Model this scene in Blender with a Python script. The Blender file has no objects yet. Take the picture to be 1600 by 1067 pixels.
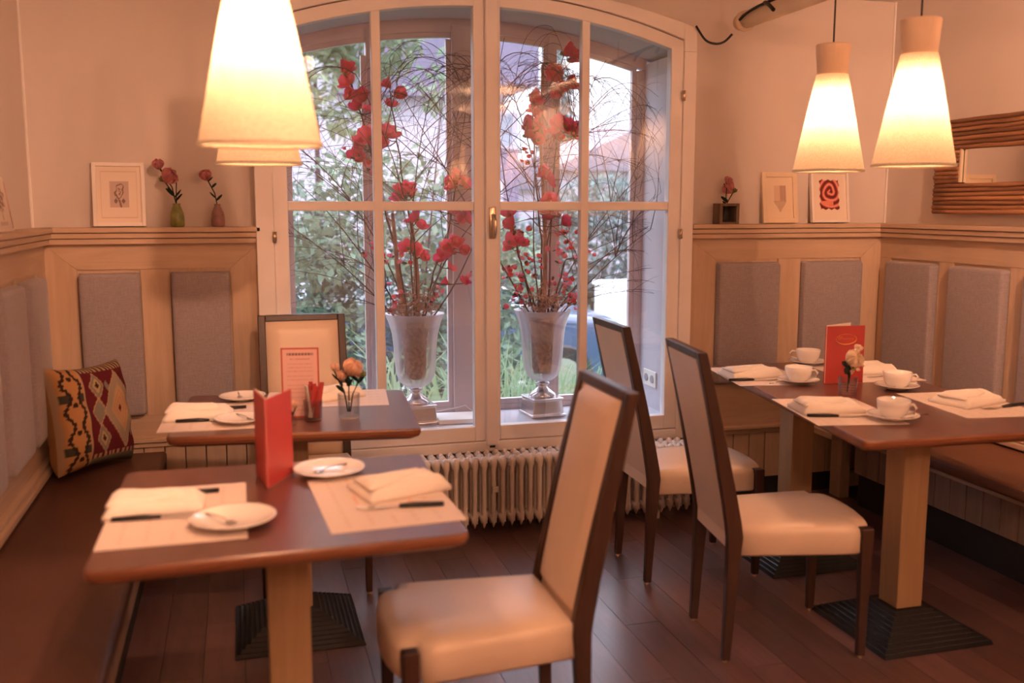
import bpy, math, random
from mathutils import Vector, Matrix
random.seed(7)
PI = math.pi
sc = bpy.context.scene
col = sc.collection

# ------------------------------------------------------------------ camera, world, exposure
cam_d = bpy.data.cameras.new('camera')
cam = bpy.data.objects.new('camera', cam_d); col.objects.link(cam)
cam_d.sensor_width = 36.0
cam_d.lens = 1519.0 / 1600.0 * 36.0
cam.location = (0, 0, 1.45)
cam.rotation_euler = (math.radians(90 - 7.918), 0, math.radians(-15.73))
cam_d.dof.use_dof = True
cam_d.dof.focus_distance = 4.6
cam_d.dof.aperture_fstop = 1.9
cam_d.clip_end = 300
sc.camera = cam

world = bpy.data.worlds.new('overcast_sky'); sc.world = world
world.use_nodes = True
_w = world.node_tree; bg = _w.nodes['Background']
# overcast sky: about three times brighter overhead than at the horizon
_tc = _w.nodes.new('ShaderNodeTexCoord'); _sx = _w.nodes.new('ShaderNodeSeparateXYZ')
_cl = _w.nodes.new('ShaderNodeClamp'); _ma = _w.nodes.new('ShaderNodeMath'); _ma.operation = 'MULTIPLY_ADD'
_w.links.new(_tc.outputs['Generated'], _sx.inputs[0]); _w.links.new(_sx.outputs['Z'], _cl.inputs['Value'])
_w.links.new(_cl.outputs[0], _ma.inputs[0]); _ma.inputs[1].default_value = 4.2; _ma.inputs[2].default_value = 0.85
bg.inputs['Color'].default_value = (0.80, 0.80, 1.0, 1)
_w.links.new(_ma.outputs[0], bg.inputs['Strength'])
# added warm fill lights under the ceiling, out of view, without fixtures
for _p, _e in (((2.62, -1.5, 2.38), 24), ((0.40, -1.0, 2.38), 19), ((0.30, 0.6, 2.38), 9), ((2.20, 0.0, 2.38), 18)):
    _l = bpy.data.lights.new('fill_light', 'POINT'); _l.energy = _e; _l.color = (1.0, 0.505, 0.30); _l.shadow_soft_size = 0.035
    _o = bpy.data.objects.new('fill_light', _l); _o.location = _p; col.objects.link(_o)
# two added fill spots, out of view, to brighten the side walls
for _p, _t, _e in (((2.25, 1.5, 2.40), (3.19, 2.9, 1.7), 60), ((0.5, 1.6, 2.40), (-0.79, 3.1, 1.15), 44)):
    _l = bpy.data.lights.new('wall_fill_spot', 'SPOT'); _l.energy = _e; _l.color = (1.0, 0.505, 0.30); _l.shadow_soft_size = 0.05
    _l.spot_size = math.radians(85); _l.spot_blend = 0.9
    _o = bpy.data.objects.new('wall_fill_spot', _l); _o.location = _p; col.objects.link(_o)
    _o.rotation_euler = (Vector(_t) - Vector(_p)).to_track_quat('-Z', 'Y').to_euler()

sc.view_settings.view_transform = 'Standard'
sc.view_settings.look = 'None'
sc.view_settings.gamma = 1
sc.view_settings.use_curve_mapping = False
sc.view_settings.exposure = 1.42
cy = sc.cycles
cy.use_denoising = True
cy.max_bounces = 10
cy.diffuse_bounces = 6
cy.glossy_bounces = 4
cy.transmission_bounces = 8
cy.transparent_max_bounces = 24
cy.sample_clamp_indirect = 6.0
cy.caustics_reflective = False
cy.caustics_refractive = False

BULB = 150.0          # strength of each lamp bulb
LAMP_COL = (1.0, 0.495, 0.275)
SHADE_GLOW = 0.08

# ------------------------------------------------------------------ materials
def new_mat(name):
    m = bpy.data.materials.new(name); m.use_nodes = True
    nt = m.node_tree; b = nt.nodes['Principled BSDF']
    return m, nt, b

def coord(nt, scale=(1, 1, 1), kind='Object'):
    tc = nt.nodes.new('ShaderNodeTexCoord'); mp = nt.nodes.new('ShaderNodeMapping')
    mp.inputs['Scale'].default_value = scale
    nt.links.new(tc.outputs[kind], mp.inputs['Vector'])
    return mp.outputs['Vector']

def ramp(nt, fac, stops, interp='LINEAR'):
    r = nt.nodes.new('ShaderNodeValToRGB'); r.color_ramp.interpolation = interp
    e = r.color_ramp.elements
    while len(e) < len(stops): e.new(0.5)
    for k, (p, c) in enumerate(stops):
        e[k].position = p; e[k].color = (*c, 1)
    nt.links.new(fac, r.inputs['Fac'])
    return r.outputs['Color']

def noise(nt, vec, scale, detail=3, rough=0.5, dist=0.0):
    n = nt.nodes.new('ShaderNodeTexNoise')
    n.inputs['Scale'].default_value = scale; n.inputs['Detail'].default_value = detail
    n.inputs['Roughness'].default_value = rough; n.inputs['Distortion'].default_value = dist
    nt.links.new(vec, n.inputs['Vector'])
    return n.outputs['Fac']

def bump(nt, b, fac, strength, dist=0.002):
    bp = nt.nodes.new('ShaderNodeBump'); bp.inputs['Strength'].default_value = strength
    bp.inputs['Distance'].default_value = dist
    nt.links.new(fac, bp.inputs['Height']); nt.links.new(bp.outputs['Normal'], b.inputs['Normal'])

def plain(name, c, rough=0.5, metal=0.0, var=0.06, vs=8, spec=0.5, bmp=0.0, bs=60, coat=0.0):
    m, nt, b = new_mat(name)
    v = coord(nt)
    f = noise(nt, v, vs)
    lo = tuple(max(0, x * (1 - var)) for x in c); hi = tuple(min(1, x * (1 + var)) for x in c)
    nt.links.new(ramp(nt, f, [(0.3, lo), (0.7, hi)]), b.inputs['Base Color'])
    b.inputs['Roughness'].default_value = rough
    b.inputs['Metallic'].default_value = metal
    b.inputs['Specular IOR Level'].default_value = spec
    b.inputs['Coat Weight'].default_value = coat
    if bmp: bump(nt, b, noise(nt, v, bs), bmp)
    return m

def wood(name, c1, c2, axis='Z', rough=0.45, fine=45, spec=0.4, knots=0.0, rnd=0.0, coat=0.0, kind='Object'):
    m, nt, b = new_mat(name)
    s = {'X': (1.2, 14, 14), 'Y': (14, 1.2, 14), 'Z': (14, 14, 1.2)}[axis]
    v = coord(nt, s, kind)
    if rnd:
        oi = nt.nodes.new('ShaderNodeObjectInfo'); ad = nt.nodes.new('ShaderNodeVectorMath'); ad.operation = 'ADD'
        sc_ = nt.nodes.new('ShaderNodeVectorMath'); sc_.operation = 'SCALE'; sc_.inputs['Scale'].default_value = 40
        nt.links.new(oi.outputs['Random'], sc_.inputs[0])
        nt.links.new(v, ad.inputs[0]); nt.links.new(sc_.outputs[0], ad.inputs[1]); v = ad.outputs[0]
    f = noise(nt, v, 1.6, 6, 0.62, 1.1)
    c = ramp(nt, f, [(0.25, c2), (0.5, tuple((a + d) / 2 for a, d in zip(c1, c2))), (0.72, c1)])
    if rnd:
        hs = nt.nodes.new('ShaderNodeHueSaturation')
        mr = nt.nodes.new('ShaderNodeMapRange'); mr.inputs['To Min'].default_value = 1 - rnd; mr.inputs['To Max'].default_value = 1 + rnd
        nt.links.new(oi.outputs['Random'], mr.inputs['Value']); nt.links.new(mr.outputs[0], hs.inputs['Value'])
        nt.links.new(c, hs.inputs['Color']); c = hs.outputs['Color']
    nt.links.new(c, b.inputs['Base Color'])
    b.inputs['Roughness'].default_value = rough
    b.inputs['Specular IOR Level'].default_value = spec
    b.inputs['Coat Weight'].default_value = coat
    b.inputs['Coat Roughness'].default_value = 0.34
    bump(nt, b, f, 0.12, 0.001)
    return m

def fabric(name, c1, c2, rough=0.9):
    m, nt, b = new_mat(name)
    v = coord(nt)
    w1 = noise(nt, coord(nt, (40, 40, 600)), 1.0, 2); w2 = noise(nt, coord(nt, (600, 600, 40)), 1.0, 2)
    mx = nt.nodes.new('ShaderNodeMath'); mx.operation = 'ADD'
    nt.links.new(w1, mx.inputs[0]); nt.links.new(w2, mx.inputs[1])
    hf = nt.nodes.new('ShaderNodeMath'); hf.operation = 'MULTIPLY'; hf.inputs[1].default_value = 0.5
    nt.links.new(mx.outputs[0], hf.inputs[0])
    nt.links.new(ramp(nt, hf.outputs[0], [(0.35, c2), (0.65, c1)]), b.inputs['Base Color'])
    b.inputs['Roughness'].default_value = rough
    b.inputs['Specular IOR Level'].default_value = 0.15
    b.inputs['Sheen Weight'].default_value = 0.3
    bump(nt, b, hf.outputs[0], 0.4, 0.0015)
    return m

def painted(name, rough=0.6, spec=0.3):
    m, nt, b = new_mat(name)
    a = nt.nodes.new('ShaderNodeAttribute'); a.attribute_name = 'Col'
    nt.links.new(a.outputs['Color'], b.inputs['Base Color'])
    b.inputs['Roughness'].default_value = rough
    b.inputs['Specular IOR Level'].default_value = spec
    bump(nt, b, noise(nt, coord(nt), 400), 0.1, 0.0005)
    return m

def thin_glass(name, tint=(1, 1, 1), rough=0.0, boost=1.0):
    m = bpy.data.materials.new(name); m.use_nodes = True
    nt = m.node_tree; nt.nodes.clear()
    out = nt.nodes.new('ShaderNodeOutputMaterial'); mix = nt.nodes.new('ShaderNodeMixShader')
    tr = nt.nodes.new('ShaderNodeBsdfTransparent'); tr.inputs['Color'].default_value = (*tint, 1)
    gl = nt.nodes.new('ShaderNodeBsdfGlossy'); gl.inputs['Roughness'].default_value = rough
    ge = nt.nodes.new('ShaderNodeNewGeometry'); dt = nt.nodes.new('ShaderNodeVectorMath'); dt.operation = 'DOT_PRODUCT'
    nt.links.new(ge.outputs['Incoming'], dt.inputs[0]); nt.links.new(ge.outputs['Normal'], dt.inputs[1])
    def mth(op, a, b_=None):
        n = nt.nodes.new('ShaderNodeMath'); n.operation = op
        nt.links.new(a, n.inputs[0]) if not isinstance(a, float) else setattr(n.inputs[0], 'default_value', a)
        if b_ is not None: nt.links.new(b_, n.inputs[1]) if not isinstance(b_, float) else setattr(n.inputs[1], 'default_value', b_)
        return n.outputs[0]
    c_ = mth('ABSOLUTE', dt.outputs['Value']); p_ = mth('POWER', mth('SUBTRACT', 1.0, c_), 5.0)
    f_ = mth('ADD', mth('MULTIPLY', p_, 1.0 - 0.045 * boost), 0.045 * boost)
    nt.links.new(f_, mix.inputs[0]); nt.links.new(tr.outputs[0], mix.inputs[1]); nt.links.new(gl.outputs[0], mix.inputs[2])
    nt.links.new(mix.outputs[0], out.inputs['Surface'])
    return m

def leafmat(name, c1, c2, sc_=3.0, rough=0.6):
    m, nt, b = new_mat(name)
    f = noise(nt, coord(nt), sc_, 3)
    c = ramp(nt, f, [(0.35, c2), (0.65, c1)])
    nt.links.new(c, b.inputs['Base Color']); b.inputs['Roughness'].default_value = rough
    b.inputs['Specular IOR Level'].default_value = 0.25
    tl = nt.nodes.new('ShaderNodeBsdfTranslucent'); nt.links.new(c, tl.inputs['Color'])
    mix = nt.nodes.new('ShaderNodeMixShader'); mix.inputs[0].default_value = 0.35
    out = nt.nodes['Material Output']
    nt.links.new(b.outputs[0], mix.inputs[1]); nt.links.new(tl.outputs[0], mix.inputs[2]); nt.links.new(mix.outputs[0], out.inputs['Surface'])
    return m

def shade_mat():
    m, nt, b = new_mat('lamp_paper')
    v = coord(nt)
    n1 = noise(nt, coord(nt, (1, 1, 1)), 34, 4, 0.6, 3.5)
    c = ramp(nt, n1, [(0.42, (0.92, 0.82, 0.66)), (0.50, (0.66, 0.48, 0.32)), (0.56, (0.92, 0.82, 0.66))])
    tl = nt.nodes.new('ShaderNodeBsdfTranslucent'); nt.links.new(c, tl.inputs['Color'])
    df = nt.nodes.new('ShaderNodeBsdfDiffuse'); df.inputs['Color'].default_value = (0.34, 0.28, 0.21, 1)
    mix = nt.nodes.new('ShaderNodeMixShader'); mix.inputs[0].default_value = 0.17
    nt.links.new(df.outputs[0], mix.inputs[1]); nt.links.new(tl.outputs[0], mix.inputs[2])
    em = nt.nodes.new('ShaderNodeEmission'); em.inputs['Strength'].default_value = SHADE_GLOW
    mc = nt.nodes.new('ShaderNodeMix'); mc.data_type = 'RGBA'; mc.blend_type = 'MULTIPLY'; mc.inputs['Factor'].default_value = 1
    nt.links.new(c, mc.inputs['A']); mc.inputs['B'].default_value = (1.0, 0.62, 0.36, 1)
    nt.links.new(mc.outputs['Result'], em.inputs['Color'])
    ad = nt.nodes.new('ShaderNodeAddShader')
    nt.links.new(mix.outputs[0], ad.inputs[0]); nt.links.new(em.outputs[0], ad.inputs[1])
    nt.links.new(ad.outputs[0], nt.nodes['Material Output'].inputs['Surface'])
    return m

def emit(name, c, s):
    m = bpy.data.materials.new(name); m.use_nodes = True
    nt = m.node_tree; nt.nodes.clear()
    out = nt.nodes.new('ShaderNodeOutputMaterial'); em = nt.nodes.new('ShaderNodeEmission')
    em.inputs['Color'].default_value = (*c, 1); em.inputs['Strength'].default_value = s
    nt.links.new(em.outputs[0], out.inputs['Surface'])
    return m

T = dict(
    plaster=plain('wall_plaster', (0.66, 0.60, 0.56), 0.9, var=0.03, vs=2, spec=0.2, bmp=0.15, bs=220),
    ceiling=plain('ceiling_paint', (0.80, 0.77, 0.74), 0.9, var=0.02, vs=2, spec=0.2),
    frame=plain('window_paint', (0.82, 0.78, 0.76), 0.45, var=0.03, vs=5, spec=0.4),
    frame2=plain('outer_window_paint', (0.58, 0.50, 0.52), 0.5, var=0.04, vs=5, spec=0.4),
    reveal=plain('reveal_paint', (0.58, 0.565, 0.62), 0.7, var=0.03, vs=3, spec=0.3),
    oakz=wood('oak_upright', (0.63, 0.48, 0.35), (0.50, 0.36, 0.25), 'Z', 0.5),
    oakx=wood('oak_rail_across', (0.63, 0.48, 0.35), (0.50, 0.36, 0.25), 'X', 0.5),
    oaky=wood('oak_rail_along', (0.63, 0.48, 0.35), (0.50, 0.36, 0.25), 'Y', 0.5),
    column=wood('oak_column', (0.44, 0.29, 0.16), (0.33, 0.21, 0.11), 'Z', 0.5),
    walnut=wood('walnut_frame', (0.060, 0.026, 0.016), (0.030, 0.014, 0.010), 'Z', 0.36),
    table=wood('dark_tabletop', (0.135, 0.052, 0.040), (0.080, 0.030, 0.024), 'Y', 0.28, spec=0.7, coat=0.4),
    tedge=wood('tabletop_edge', (0.24, 0.095, 0.045), (0.15, 0.055, 0.028), 'X', 0.3),
    floor=wood('dark_plank', (0.150, 0.078, 0.072), (0.080, 0.040, 0.038), 'Y', 0.34, spec=0.7, rnd=0.25, coat=0.35),
    grout=plain('floor_gap', (0.02, 0.012, 0.01), 0.8),
    padding=fabric('grey_wool', (0.38, 0.335, 0.35), (0.27, 0.235, 0.25)),
    cream=plain('cream_leather', (0.74, 0.60, 0.47), 0.32, var=0.03, vs=6, spec=0.45, bmp=0.1, bs=300),
    brownseat=plain('brown_leather', (0.082, 0.036, 0.024), 0.40, var=0.08, vs=5, spec=0.4, bmp=0.1, bs=200),  # left bench: darker copy, the dimmer light there is put into the colour
    benchwood=wood('dark_oak_board', (0.34, 0.25, 0.20), (0.24, 0.17, 0.13), 'Z', 0.55),
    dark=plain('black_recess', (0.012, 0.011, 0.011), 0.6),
    iron=plain('black_cast_iron', (0.014, 0.016, 0.018), 0.34, var=0.1, spec=0.5),
    enamel=plain('radiator_enamel', (0.74, 0.66, 0.58), 0.35, var=0.04, spec=0.5),
    china=plain('white_china', (0.84, 0.81, 0.78), 0.12, var=0.01, spec=0.5, coat=0.5),
    linen=fabric('white_linen', (0.86, 0.82, 0.76), (0.78, 0.73, 0.66)),
    steel=plain('steel', (0.7, 0.69, 0.68), 0.2, metal=1.0, var=0.04),
    brass=plain('brass_hardware', (0.62, 0.50, 0.36), 0.28, metal=1.0, var=0.08),
    black=plain('black_plastic', (0.015, 0.015, 0.016), 0.4),
    red=plain('red_card', (0.44, 0.055, 0.050), 0.45, var=0.04),
    brownseat_lit=plain('brown_leather_lit', (0.17, 0.075, 0.042), 0.38, var=0.08, vs=5, spec=0.4, bmp=0.1, bs=200),  # right bench: same leather made lighter, lamp light put into the colour
    paper=plain('white_paper', (0.82, 0.76, 0.70), 0.8, var=0.02),
    white=plain('white_lacquer', (0.85, 0.80, 0.75), 0.4, var=0.02),
    creamframe=plain('cream_wood_frame', (0.78, 0.64, 0.46), 0.45, var=0.04),
    print=painted('printed_paper'),
    kilim=painted('kilim_wool', 0.9, 0.1),
    silver=plain('silver_vase_foot', (0.72, 0.66, 0.66), 0.22, metal=0.85, var=0.06, vs=20),
    glass=thin_glass('window_glass', (0.97, 0.985, 0.98), boost=2.0),
    tumbler=thin_glass('tumbler_glass', (0.90, 0.90, 0.90), 0.03),
    shade=shade_mat(),
    cuff=plain('lamp_cuff', (0.80, 0.62, 0.46), 0.8, var=0.04, bmp=0.2, bs=40),
    bulb=emit('bulb_glow', LAMP_COL, BULB),
    twig=plain('twig_bark', (0.055, 0.028, 0.040), 0.7, var=0.3, vs=40),
    bark=plain('birch_bark', (0.30, 0.17, 0.13), 0.8, var=0.45, vs=26),
    moss=plain('dried_moss', (0.28, 0.17, 0.11), 0.9, var=0.5, vs=60),
    petal=leafmat('red_petal', (0.78, 0.04, 0.16), (0.62, 0.012, 0.08), 20, 0.5),
    coral=leafmat('coral_petal', (0.86, 0.12, 0.17), (0.76, 0.04, 0.11), 20, 0.5),
    pink=leafmat('pink_petal', (0.88, 0.38, 0.48), (0.80, 0.20, 0.34), 30, 0.5),
    rosepink=leafmat('dusty_rose_petal', (0.72, 0.36, 0.36), (0.62, 0.26, 0.27), 20, 0.6),
    peach=leafmat('peach_petal', (0.90, 0.70, 0.55), (0.86, 0.55, 0.40), 20, 0.6),
    leaf=leafmat('dark_leaf', (0.035, 0.065, 0.045), (0.015, 0.030, 0.025), 20),
    calyx=leafmat('green_calyx', (0.28, 0.30, 0.12), (0.20, 0.20, 0.08), 20),
)

# ------------------------------------------------------------------ mesh builder
def smooth_path(P_, n=4):
    P_ = [Vector(p) for p in P_]; out = []
    for i in range(len(P_) - 1):
        a = P_[max(0, i - 1)]; b_ = P_[i]; c = P_[i + 1]; d = P_[min(len(P_) - 1, i + 2)]
        for k in range(n):
            t = k / n
            out.append(0.5 * ((2 * b_) + (c - a) * t + (2 * a - 5 * b_ + 4 * c - d) * t * t + (3 * b_ - a - 3 * c + d) * t ** 3))
    out.append(P_[-1]); return out

class MB:
    def __init__(s): s.v = []; s.f = []; s.c = None
    def add(s, vs, fs):
        k = len(s.v); s.v += [tuple(p) for p in vs]; s.f += [tuple(i + k for i in f) for f in fs]; return s
    def box(s, x0, x1, y0, y1, z0, z1):
        vs = [(x0, y0, z0), (x1, y0, z0), (x1, y1, z0), (x0, y1, z0), (x0, y0, z1), (x1, y0, z1), (x1, y1, z1), (x0, y1, z1)]
        return s.add(vs, [(0, 3, 2, 1), (4, 5, 6, 7), (0, 1, 5, 4), (1, 2, 6, 5), (2, 3, 7, 6), (3, 0, 4, 7)])
    def prism(s, poly, a0, a1, axis='Z'):       # poly: list of 2D points
        n = len(poly)
        def P(p, a): return {'Z': (p[0], p[1], a), 'Y': (p[0], a, p[1]), 'X': (a, p[0], p[1])}[axis]
        vs = [P(p, a0) for p in poly] + [P(p, a1) for p in poly]
        fs = [tuple(range(n - 1, -1, -1)), tuple(range(n, 2 * n))]
        fs += [(i, (i + 1) % n, n + (i + 1) % n, n + i) for i in range(n)]
        return s.add(vs, fs)
    def rings(s, rings, cap0=True, cap1=True, closed=True):
        n = len(rings[0]); vs = [p for r in rings for p in r]; fs = []
        for k in range(len(rings) - 1):
            for i in range(n if closed else n - 1):
                j = (i + 1) % n
                fs.append((k * n + i, k * n + j, (k + 1) * n + j, (k + 1) * n + i))
        if cap0: fs.append(tuple(range(n - 1, -1, -1)))
        if cap1: fs.append(tuple(range((len(rings) - 1) * n, len(rings) * n)))
        return s.add(vs, fs)
    def lathe(s, prof, n=24, c=(0, 0, 0), cap0=True, cap1=True, flute=0, fa=0.0):
        rs = []
        for r, z in prof:
            rs.append([(c[0] + r * (1 + (fa * math.cos(flute * a) if flute else 0)) * math.cos(a), c[1] + r * (1 + (fa * math.cos(flute * a) if flute else 0)) * math.sin(a), c[2] + z) for a in (2 * PI * i / n for i in range(n))])
        return s.rings(rs, cap0, cap1)
    def tube(s, pts, r, n=6, r1=None):
        pts = [Vector(p) for p in pts]; m = len(pts); rs = []
        up = Vector((0.13, 0.21, 0.97))
        for i, p in enumerate(pts):
            d = (pts[min(i + 1, m - 1)] - pts[max(i - 1, 0)])
            if d.length < 1e-9: d = Vector((0, 0, 1))
            d.normalize()
            if abs(d.dot(up)) > 0.95: u0 = Vector((1, 0.1, 0))
            else: u0 = up
            a = d.cross(u0).normalized(); b = d.cross(a)
            rr = (r[i] if isinstance(r, (list, tuple)) else (r + (r1 - r) * i / max(1, m - 1) if r1 is not None else r))
            rs.append([p + a * rr * math.cos(2 * PI * k / n) + b * rr * math.sin(2 * PI * k / n) for k in range(n)])
        return s.rings(rs)
    def sphere(s, c, r, n=12, m=8, sz=1.0):
        prof = [(max(1e-4, r * math.sin(PI * k / m)), -r * sz * math.cos(PI * k / m)) for k in range(m + 1)]
        return s.lathe(prof, n, c)
    def xf(s, M): s.v = [tuple(M @ Vector(p)) for p in s.v]; return s
    def mesh(s, name, mat, smooth=False):
        me = bpy.data.meshes.new(name); me.from_pydata(s.v, [], s.f); me.materials.append(mat)
        if smooth: me.polygons.foreach_set('use_smooth', [True] * len(me.polygons))
        if s.c:
            ca = me.color_attributes.new('Col', 'FLOAT_COLOR', 'POINT')
            ca.data.foreach_set('color', [x for c in s.c for x in (*c, 1.0)])
        me.update(); return me
    def obj(s, name, mat, parent=None, smooth=False, bevel=0.0, seg=2, **kw):
        o = bpy.data.objects.new(name, s.mesh(name, mat, smooth)); col.objects.link(o)
        if bevel:
            b = o.modifiers.new('bevel', 'BEVEL'); b.width = bevel; b.segments = seg; b.limit_method = 'ANGLE'
        if parent: o.parent = parent
        tag(o, **kw); return o

def tag(o, label=None, cat=None, group=None, kind=None):
    if label: o['label'] = label
    if cat: o['category'] = cat
    if group: o['group'] = group
    if kind: o['kind'] = kind
    return o

def thing(name, label, cat, loc=(0, 0, 0), rz=0.0, group=None, kind=None):
    o = bpy.data.objects.new(name, None); col.objects.link(o)
    o.empty_display_size = 0.05
    o.location = loc; o.rotation_euler = (0, 0, rz)
    return tag(o, label, cat, group, kind)

def dup(root, loc, rz, label=None, group=None, scale=None):
    def rec(o, parent):
        c = o.copy(); col.objects.link(c); c.parent = parent
        for ch in [x for x in o.children]: rec(ch, c)
        return c
    r = rec(root, None)
    r.location = loc; r.rotation_euler = (0, 0, rz)
    if scale: r.scale = scale
    if label: r['label'] = label
    if group: r['group'] = group
    return r

def place(root, loc, rz=0.0): root.location = loc; root.rotation_euler = (0, 0, rz); return root

def share(src, name, loc, parent, rot=(0, 0, 0), scale=(1, 1, 1)):
    o = bpy.data.objects.new(name, src); col.objects.link(o)
    o.location = loc; o.rotation_euler = rot; o.scale = scale; o.parent = parent
    return o

def painted_grid(w, h, nx, ny, fn, z=0.0):
    """flat sheet in local X (width) and Z (height), facing -Y, coloured per vertex by fn(u, v)"""
    b = MB(); b.c = []
    for j in range(ny + 1):
        for i in range(nx + 1):
            u = i / nx; v = j / ny
            b.v.append((w * (u - 0.5), z, h * v)); b.c.append(fn(u, v))
    for j in range(ny):
        for i in range(nx):
            k = j * (nx + 1) + i
            b.f.append((k, k + 1, k + nx + 2, k + nx + 1))
    return b

# ------------------------------------------------------------------ room shell
CEIL = 2.45
def zglass(x): return 2.300 - 0.185 * (x - 1.07) ** 2
def zcase(x): return 2.405 - 0.150 * (x - 1.07) ** 2
def zouter(x): return 2.250 - 0.170 * (x - 1.07) ** 2
def band(b, x0, x1, lo, hi, y0, y1, n=20):
    rs = []
    for i in range(n + 1):
        x = x0 + (x1 - x0) * i / n
        a, c = (lo(x) if callable(lo) else lo), (hi(x) if callable(hi) else hi)
        rs.append([(x, y0, a), (x, y1, a), (x, y1, c), (x, y0, c)])
    return b.rings(rs)

floor = MB().box(-0.95, 3.35, -3.0, 4.32, -0.06, -0.012).obj('floor', T['grout'], kind='structure')
pw = 0.128
pl = {}
for L in (1.2, 0.8, 0.4):
    pl[L] = MB().box(0.0008, pw - 0.0008, 0.0008, L - 0.0008, -0.012, 0).mesh('plank', T['floor'])
ix = 0; x = -0.92
while x < 3.3:
    y = -3.0; k = 0
    seq = [0.4, 1.2] if ix % 3 == 0 else ([0.8, 1.2] if ix % 3 == 1 else [1.2])
    while y < 4.25:
        L = seq[k] if k < len(seq) else 1.2
        if y + L > 4.33: L = 0.8 if y + 0.8 <= 4.33 else 0.4
        if y + L > 4.33 + 0.3: break
        share(pl[L], 'plank', (x, y, 0), floor); y += L; k += 1
    x += pw; ix += 1

MB().box(-0.95, 3.35, -3.0, 4.62, CEIL, CEIL + 0.1).obj('ceiling', T['ceiling'], kind='structure')
wl = MB().box(-0.95, -0.79, -3.0, 4.62, -0.06, CEIL).obj('wall_left', T['plaster'], kind='structure')
wr = MB().box(3.19, 3.35, -3.0, 4.62, -0.06, CEIL).obj('wall_right', T['plaster'], kind='structure')
MB().box(-0.95, 3.35, -3.15, -3.0, -0.06, CEIL).obj('wall_front', T['plaster'], kind='structure')
b = MB()
b.box(-0.79, 0.12, 4.30, 4.62, -0.06, CEIL); b.box(2.02, 3.19, 4.30, 4.62, -0.06, CEIL)
b.box(0.12, 2.02, 4.30, 4.62, -0.06, 0.35)
band(b, 0.12, 2.02, lambda x: zglass(x) + 0.04, CEIL, 4.30, 4.62)
wb = b.obj('wall_back', T['plaster'], kind='structure')

# thin cove lines in the plaster corners
MB().tube([(-0.785, 4.295, 1.365), (-0.785, 4.295, CEIL)], 0.006).obj('corner_bead', T['ceiling'], wb)
MB().tube([(3.185, 4.295, 1.365), (3.185, 4.295, CEIL)], 0.006).obj('corner_bead', T['ceiling'], wb)

# window lining between the two sets of casements
b = MB()
b.box(0.10, 0.175, 4.262, 4.619, 0.35, 2.14); b.box(1.965, 2.04, 4.262, 4.619, 0.35, 2.14)
band(b, 0.10, 2.04, lambda x: zglass(x) + 0.012, lambda x: zglass(x) + 0.05, 4.262, 4.619)
b.obj('trim_1', T['reveal'], kind='structure')
MB().box(0.10, 2.04, 4.262, 4.66, 0.35, 0.452).obj('trim_2', T['reveal'], kind='structure')

# ---- window_1 : inner casements
b = MB()
b.box(0.078, 0.150, 4.190, 4.30, 0.342, 2.15); b.box(2.000, 2.063, 4.190, 4.30, 0.342, 2.15)
band(b, 0.150, 2.000, lambda x: zglass(x) + 0.062, zcase, 4.190, 4.30)
band(b, 0.078, 0.1499, 2.1501, zcase, 4.190, 4.30, 2); band(b, 2.0001, 2.063, 2.1501, zcase, 4.190, 4.30, 2)
b.box(0.150, 2.000, 4.190, 4.30, 0.342, 0.389)
w1 = b.obj('window_1', T['frame'], bevel=0.004, kind='structure')
def sash(x0, x1, m0, m1, outer_left):
    so, si = 0.060, 0.050
    l = so if outer_left else si; r = si if outer_left else so
    b = MB()
    ya, yb = 4.200, 4.252
    b.box(x0, x0 + l, ya, yb, 0.392, zglass(x0) + 0.035); b.box(x1 - r, x1, ya, yb, 0.392, zglass(x1) + 0.035)
    b.box(x0 + l, x1 - r, ya, yb, 0.392, 0.458)
    band(b, x0, x1, zglass, lambda x: zglass(x) + 0.058, ya + 0.001, yb - 0.001)
    s_ = b.obj('sash', T['frame'], w1, bevel=0.004)
    g = MB()
    g.box(m0, m1, ya + 0.006, yb - 0.004, 0.458, zglass((m0 + m1) / 2) + 0.01)
    g.obj('glazing_bar', T['frame'], s_, bevel=0.004)
    g = MB(); g.box(x0 + l, x1 - r, ya + 0.007, yb - 0.005, 1.431, 1.471); g.obj('glazing_bar', T['frame'], s_, bevel=0.004)
    for (a, c) in ((x0 + l, m0), (m1, x1 - r)):
        MB().box(a - 0.004, c + 0.004, 4.224, 4.228, 0.452, 1.435).obj('pane', T['glass'], s_)
        band(MB(), a - 0.004, c + 0.004, 1.468, lambda x: zglass(x) + 0.008, 4.224, 4.228, 10).obj('pane', T['glass'], s_)
    return s_
sash(0.150, 1.060, 0.571, 0.610, True)
sash(1.080, 2.000, 1.509, 1.547, False)
MB().box(1.058, 1.116, 4.176, 4.2, 0.372, zglass(1.08) + 0.03).obj('astragal', T['frame'], w1, bevel=0.005)
# handle
b = MB()
b.lathe([(0.012, -0.07), (0.016, -0.066), (0.016, 0.066), (0.012, 0.07)], 12)
b.xf(Matrix.Translation((1.086, 4.172, 1.378)) @ Matrix.Diagonal((1, 0.35, 1, 1)))
h = b.obj('handle', T['brass'], w1, smooth=True)
MB().tube([(1.086, 4.175, 1.41), (1.086, 4.145, 1.408), (1.087, 4.137, 1.385), (1.088, 4.137, 1.335), (1.088, 4.141, 1.32)], [0.008, 0.009, 0.011, 0.009, 0.006], 10).obj('lever', T['brass'], h, smooth=True)
for z in (0.72, 1.30, 1.93):
    for xx in (0.152, 1.998):
        MB().lathe([(0.009, 0), (0.009, 0.045)], 8, (xx, 4.186, z)).obj('hinge', T['brass'], w1, smooth=True)
MB().box(1.075, 1.10, 4.186, 4.19, 0.36, 0.374).obj('bolt_hole', T['dark'], w1)

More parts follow.
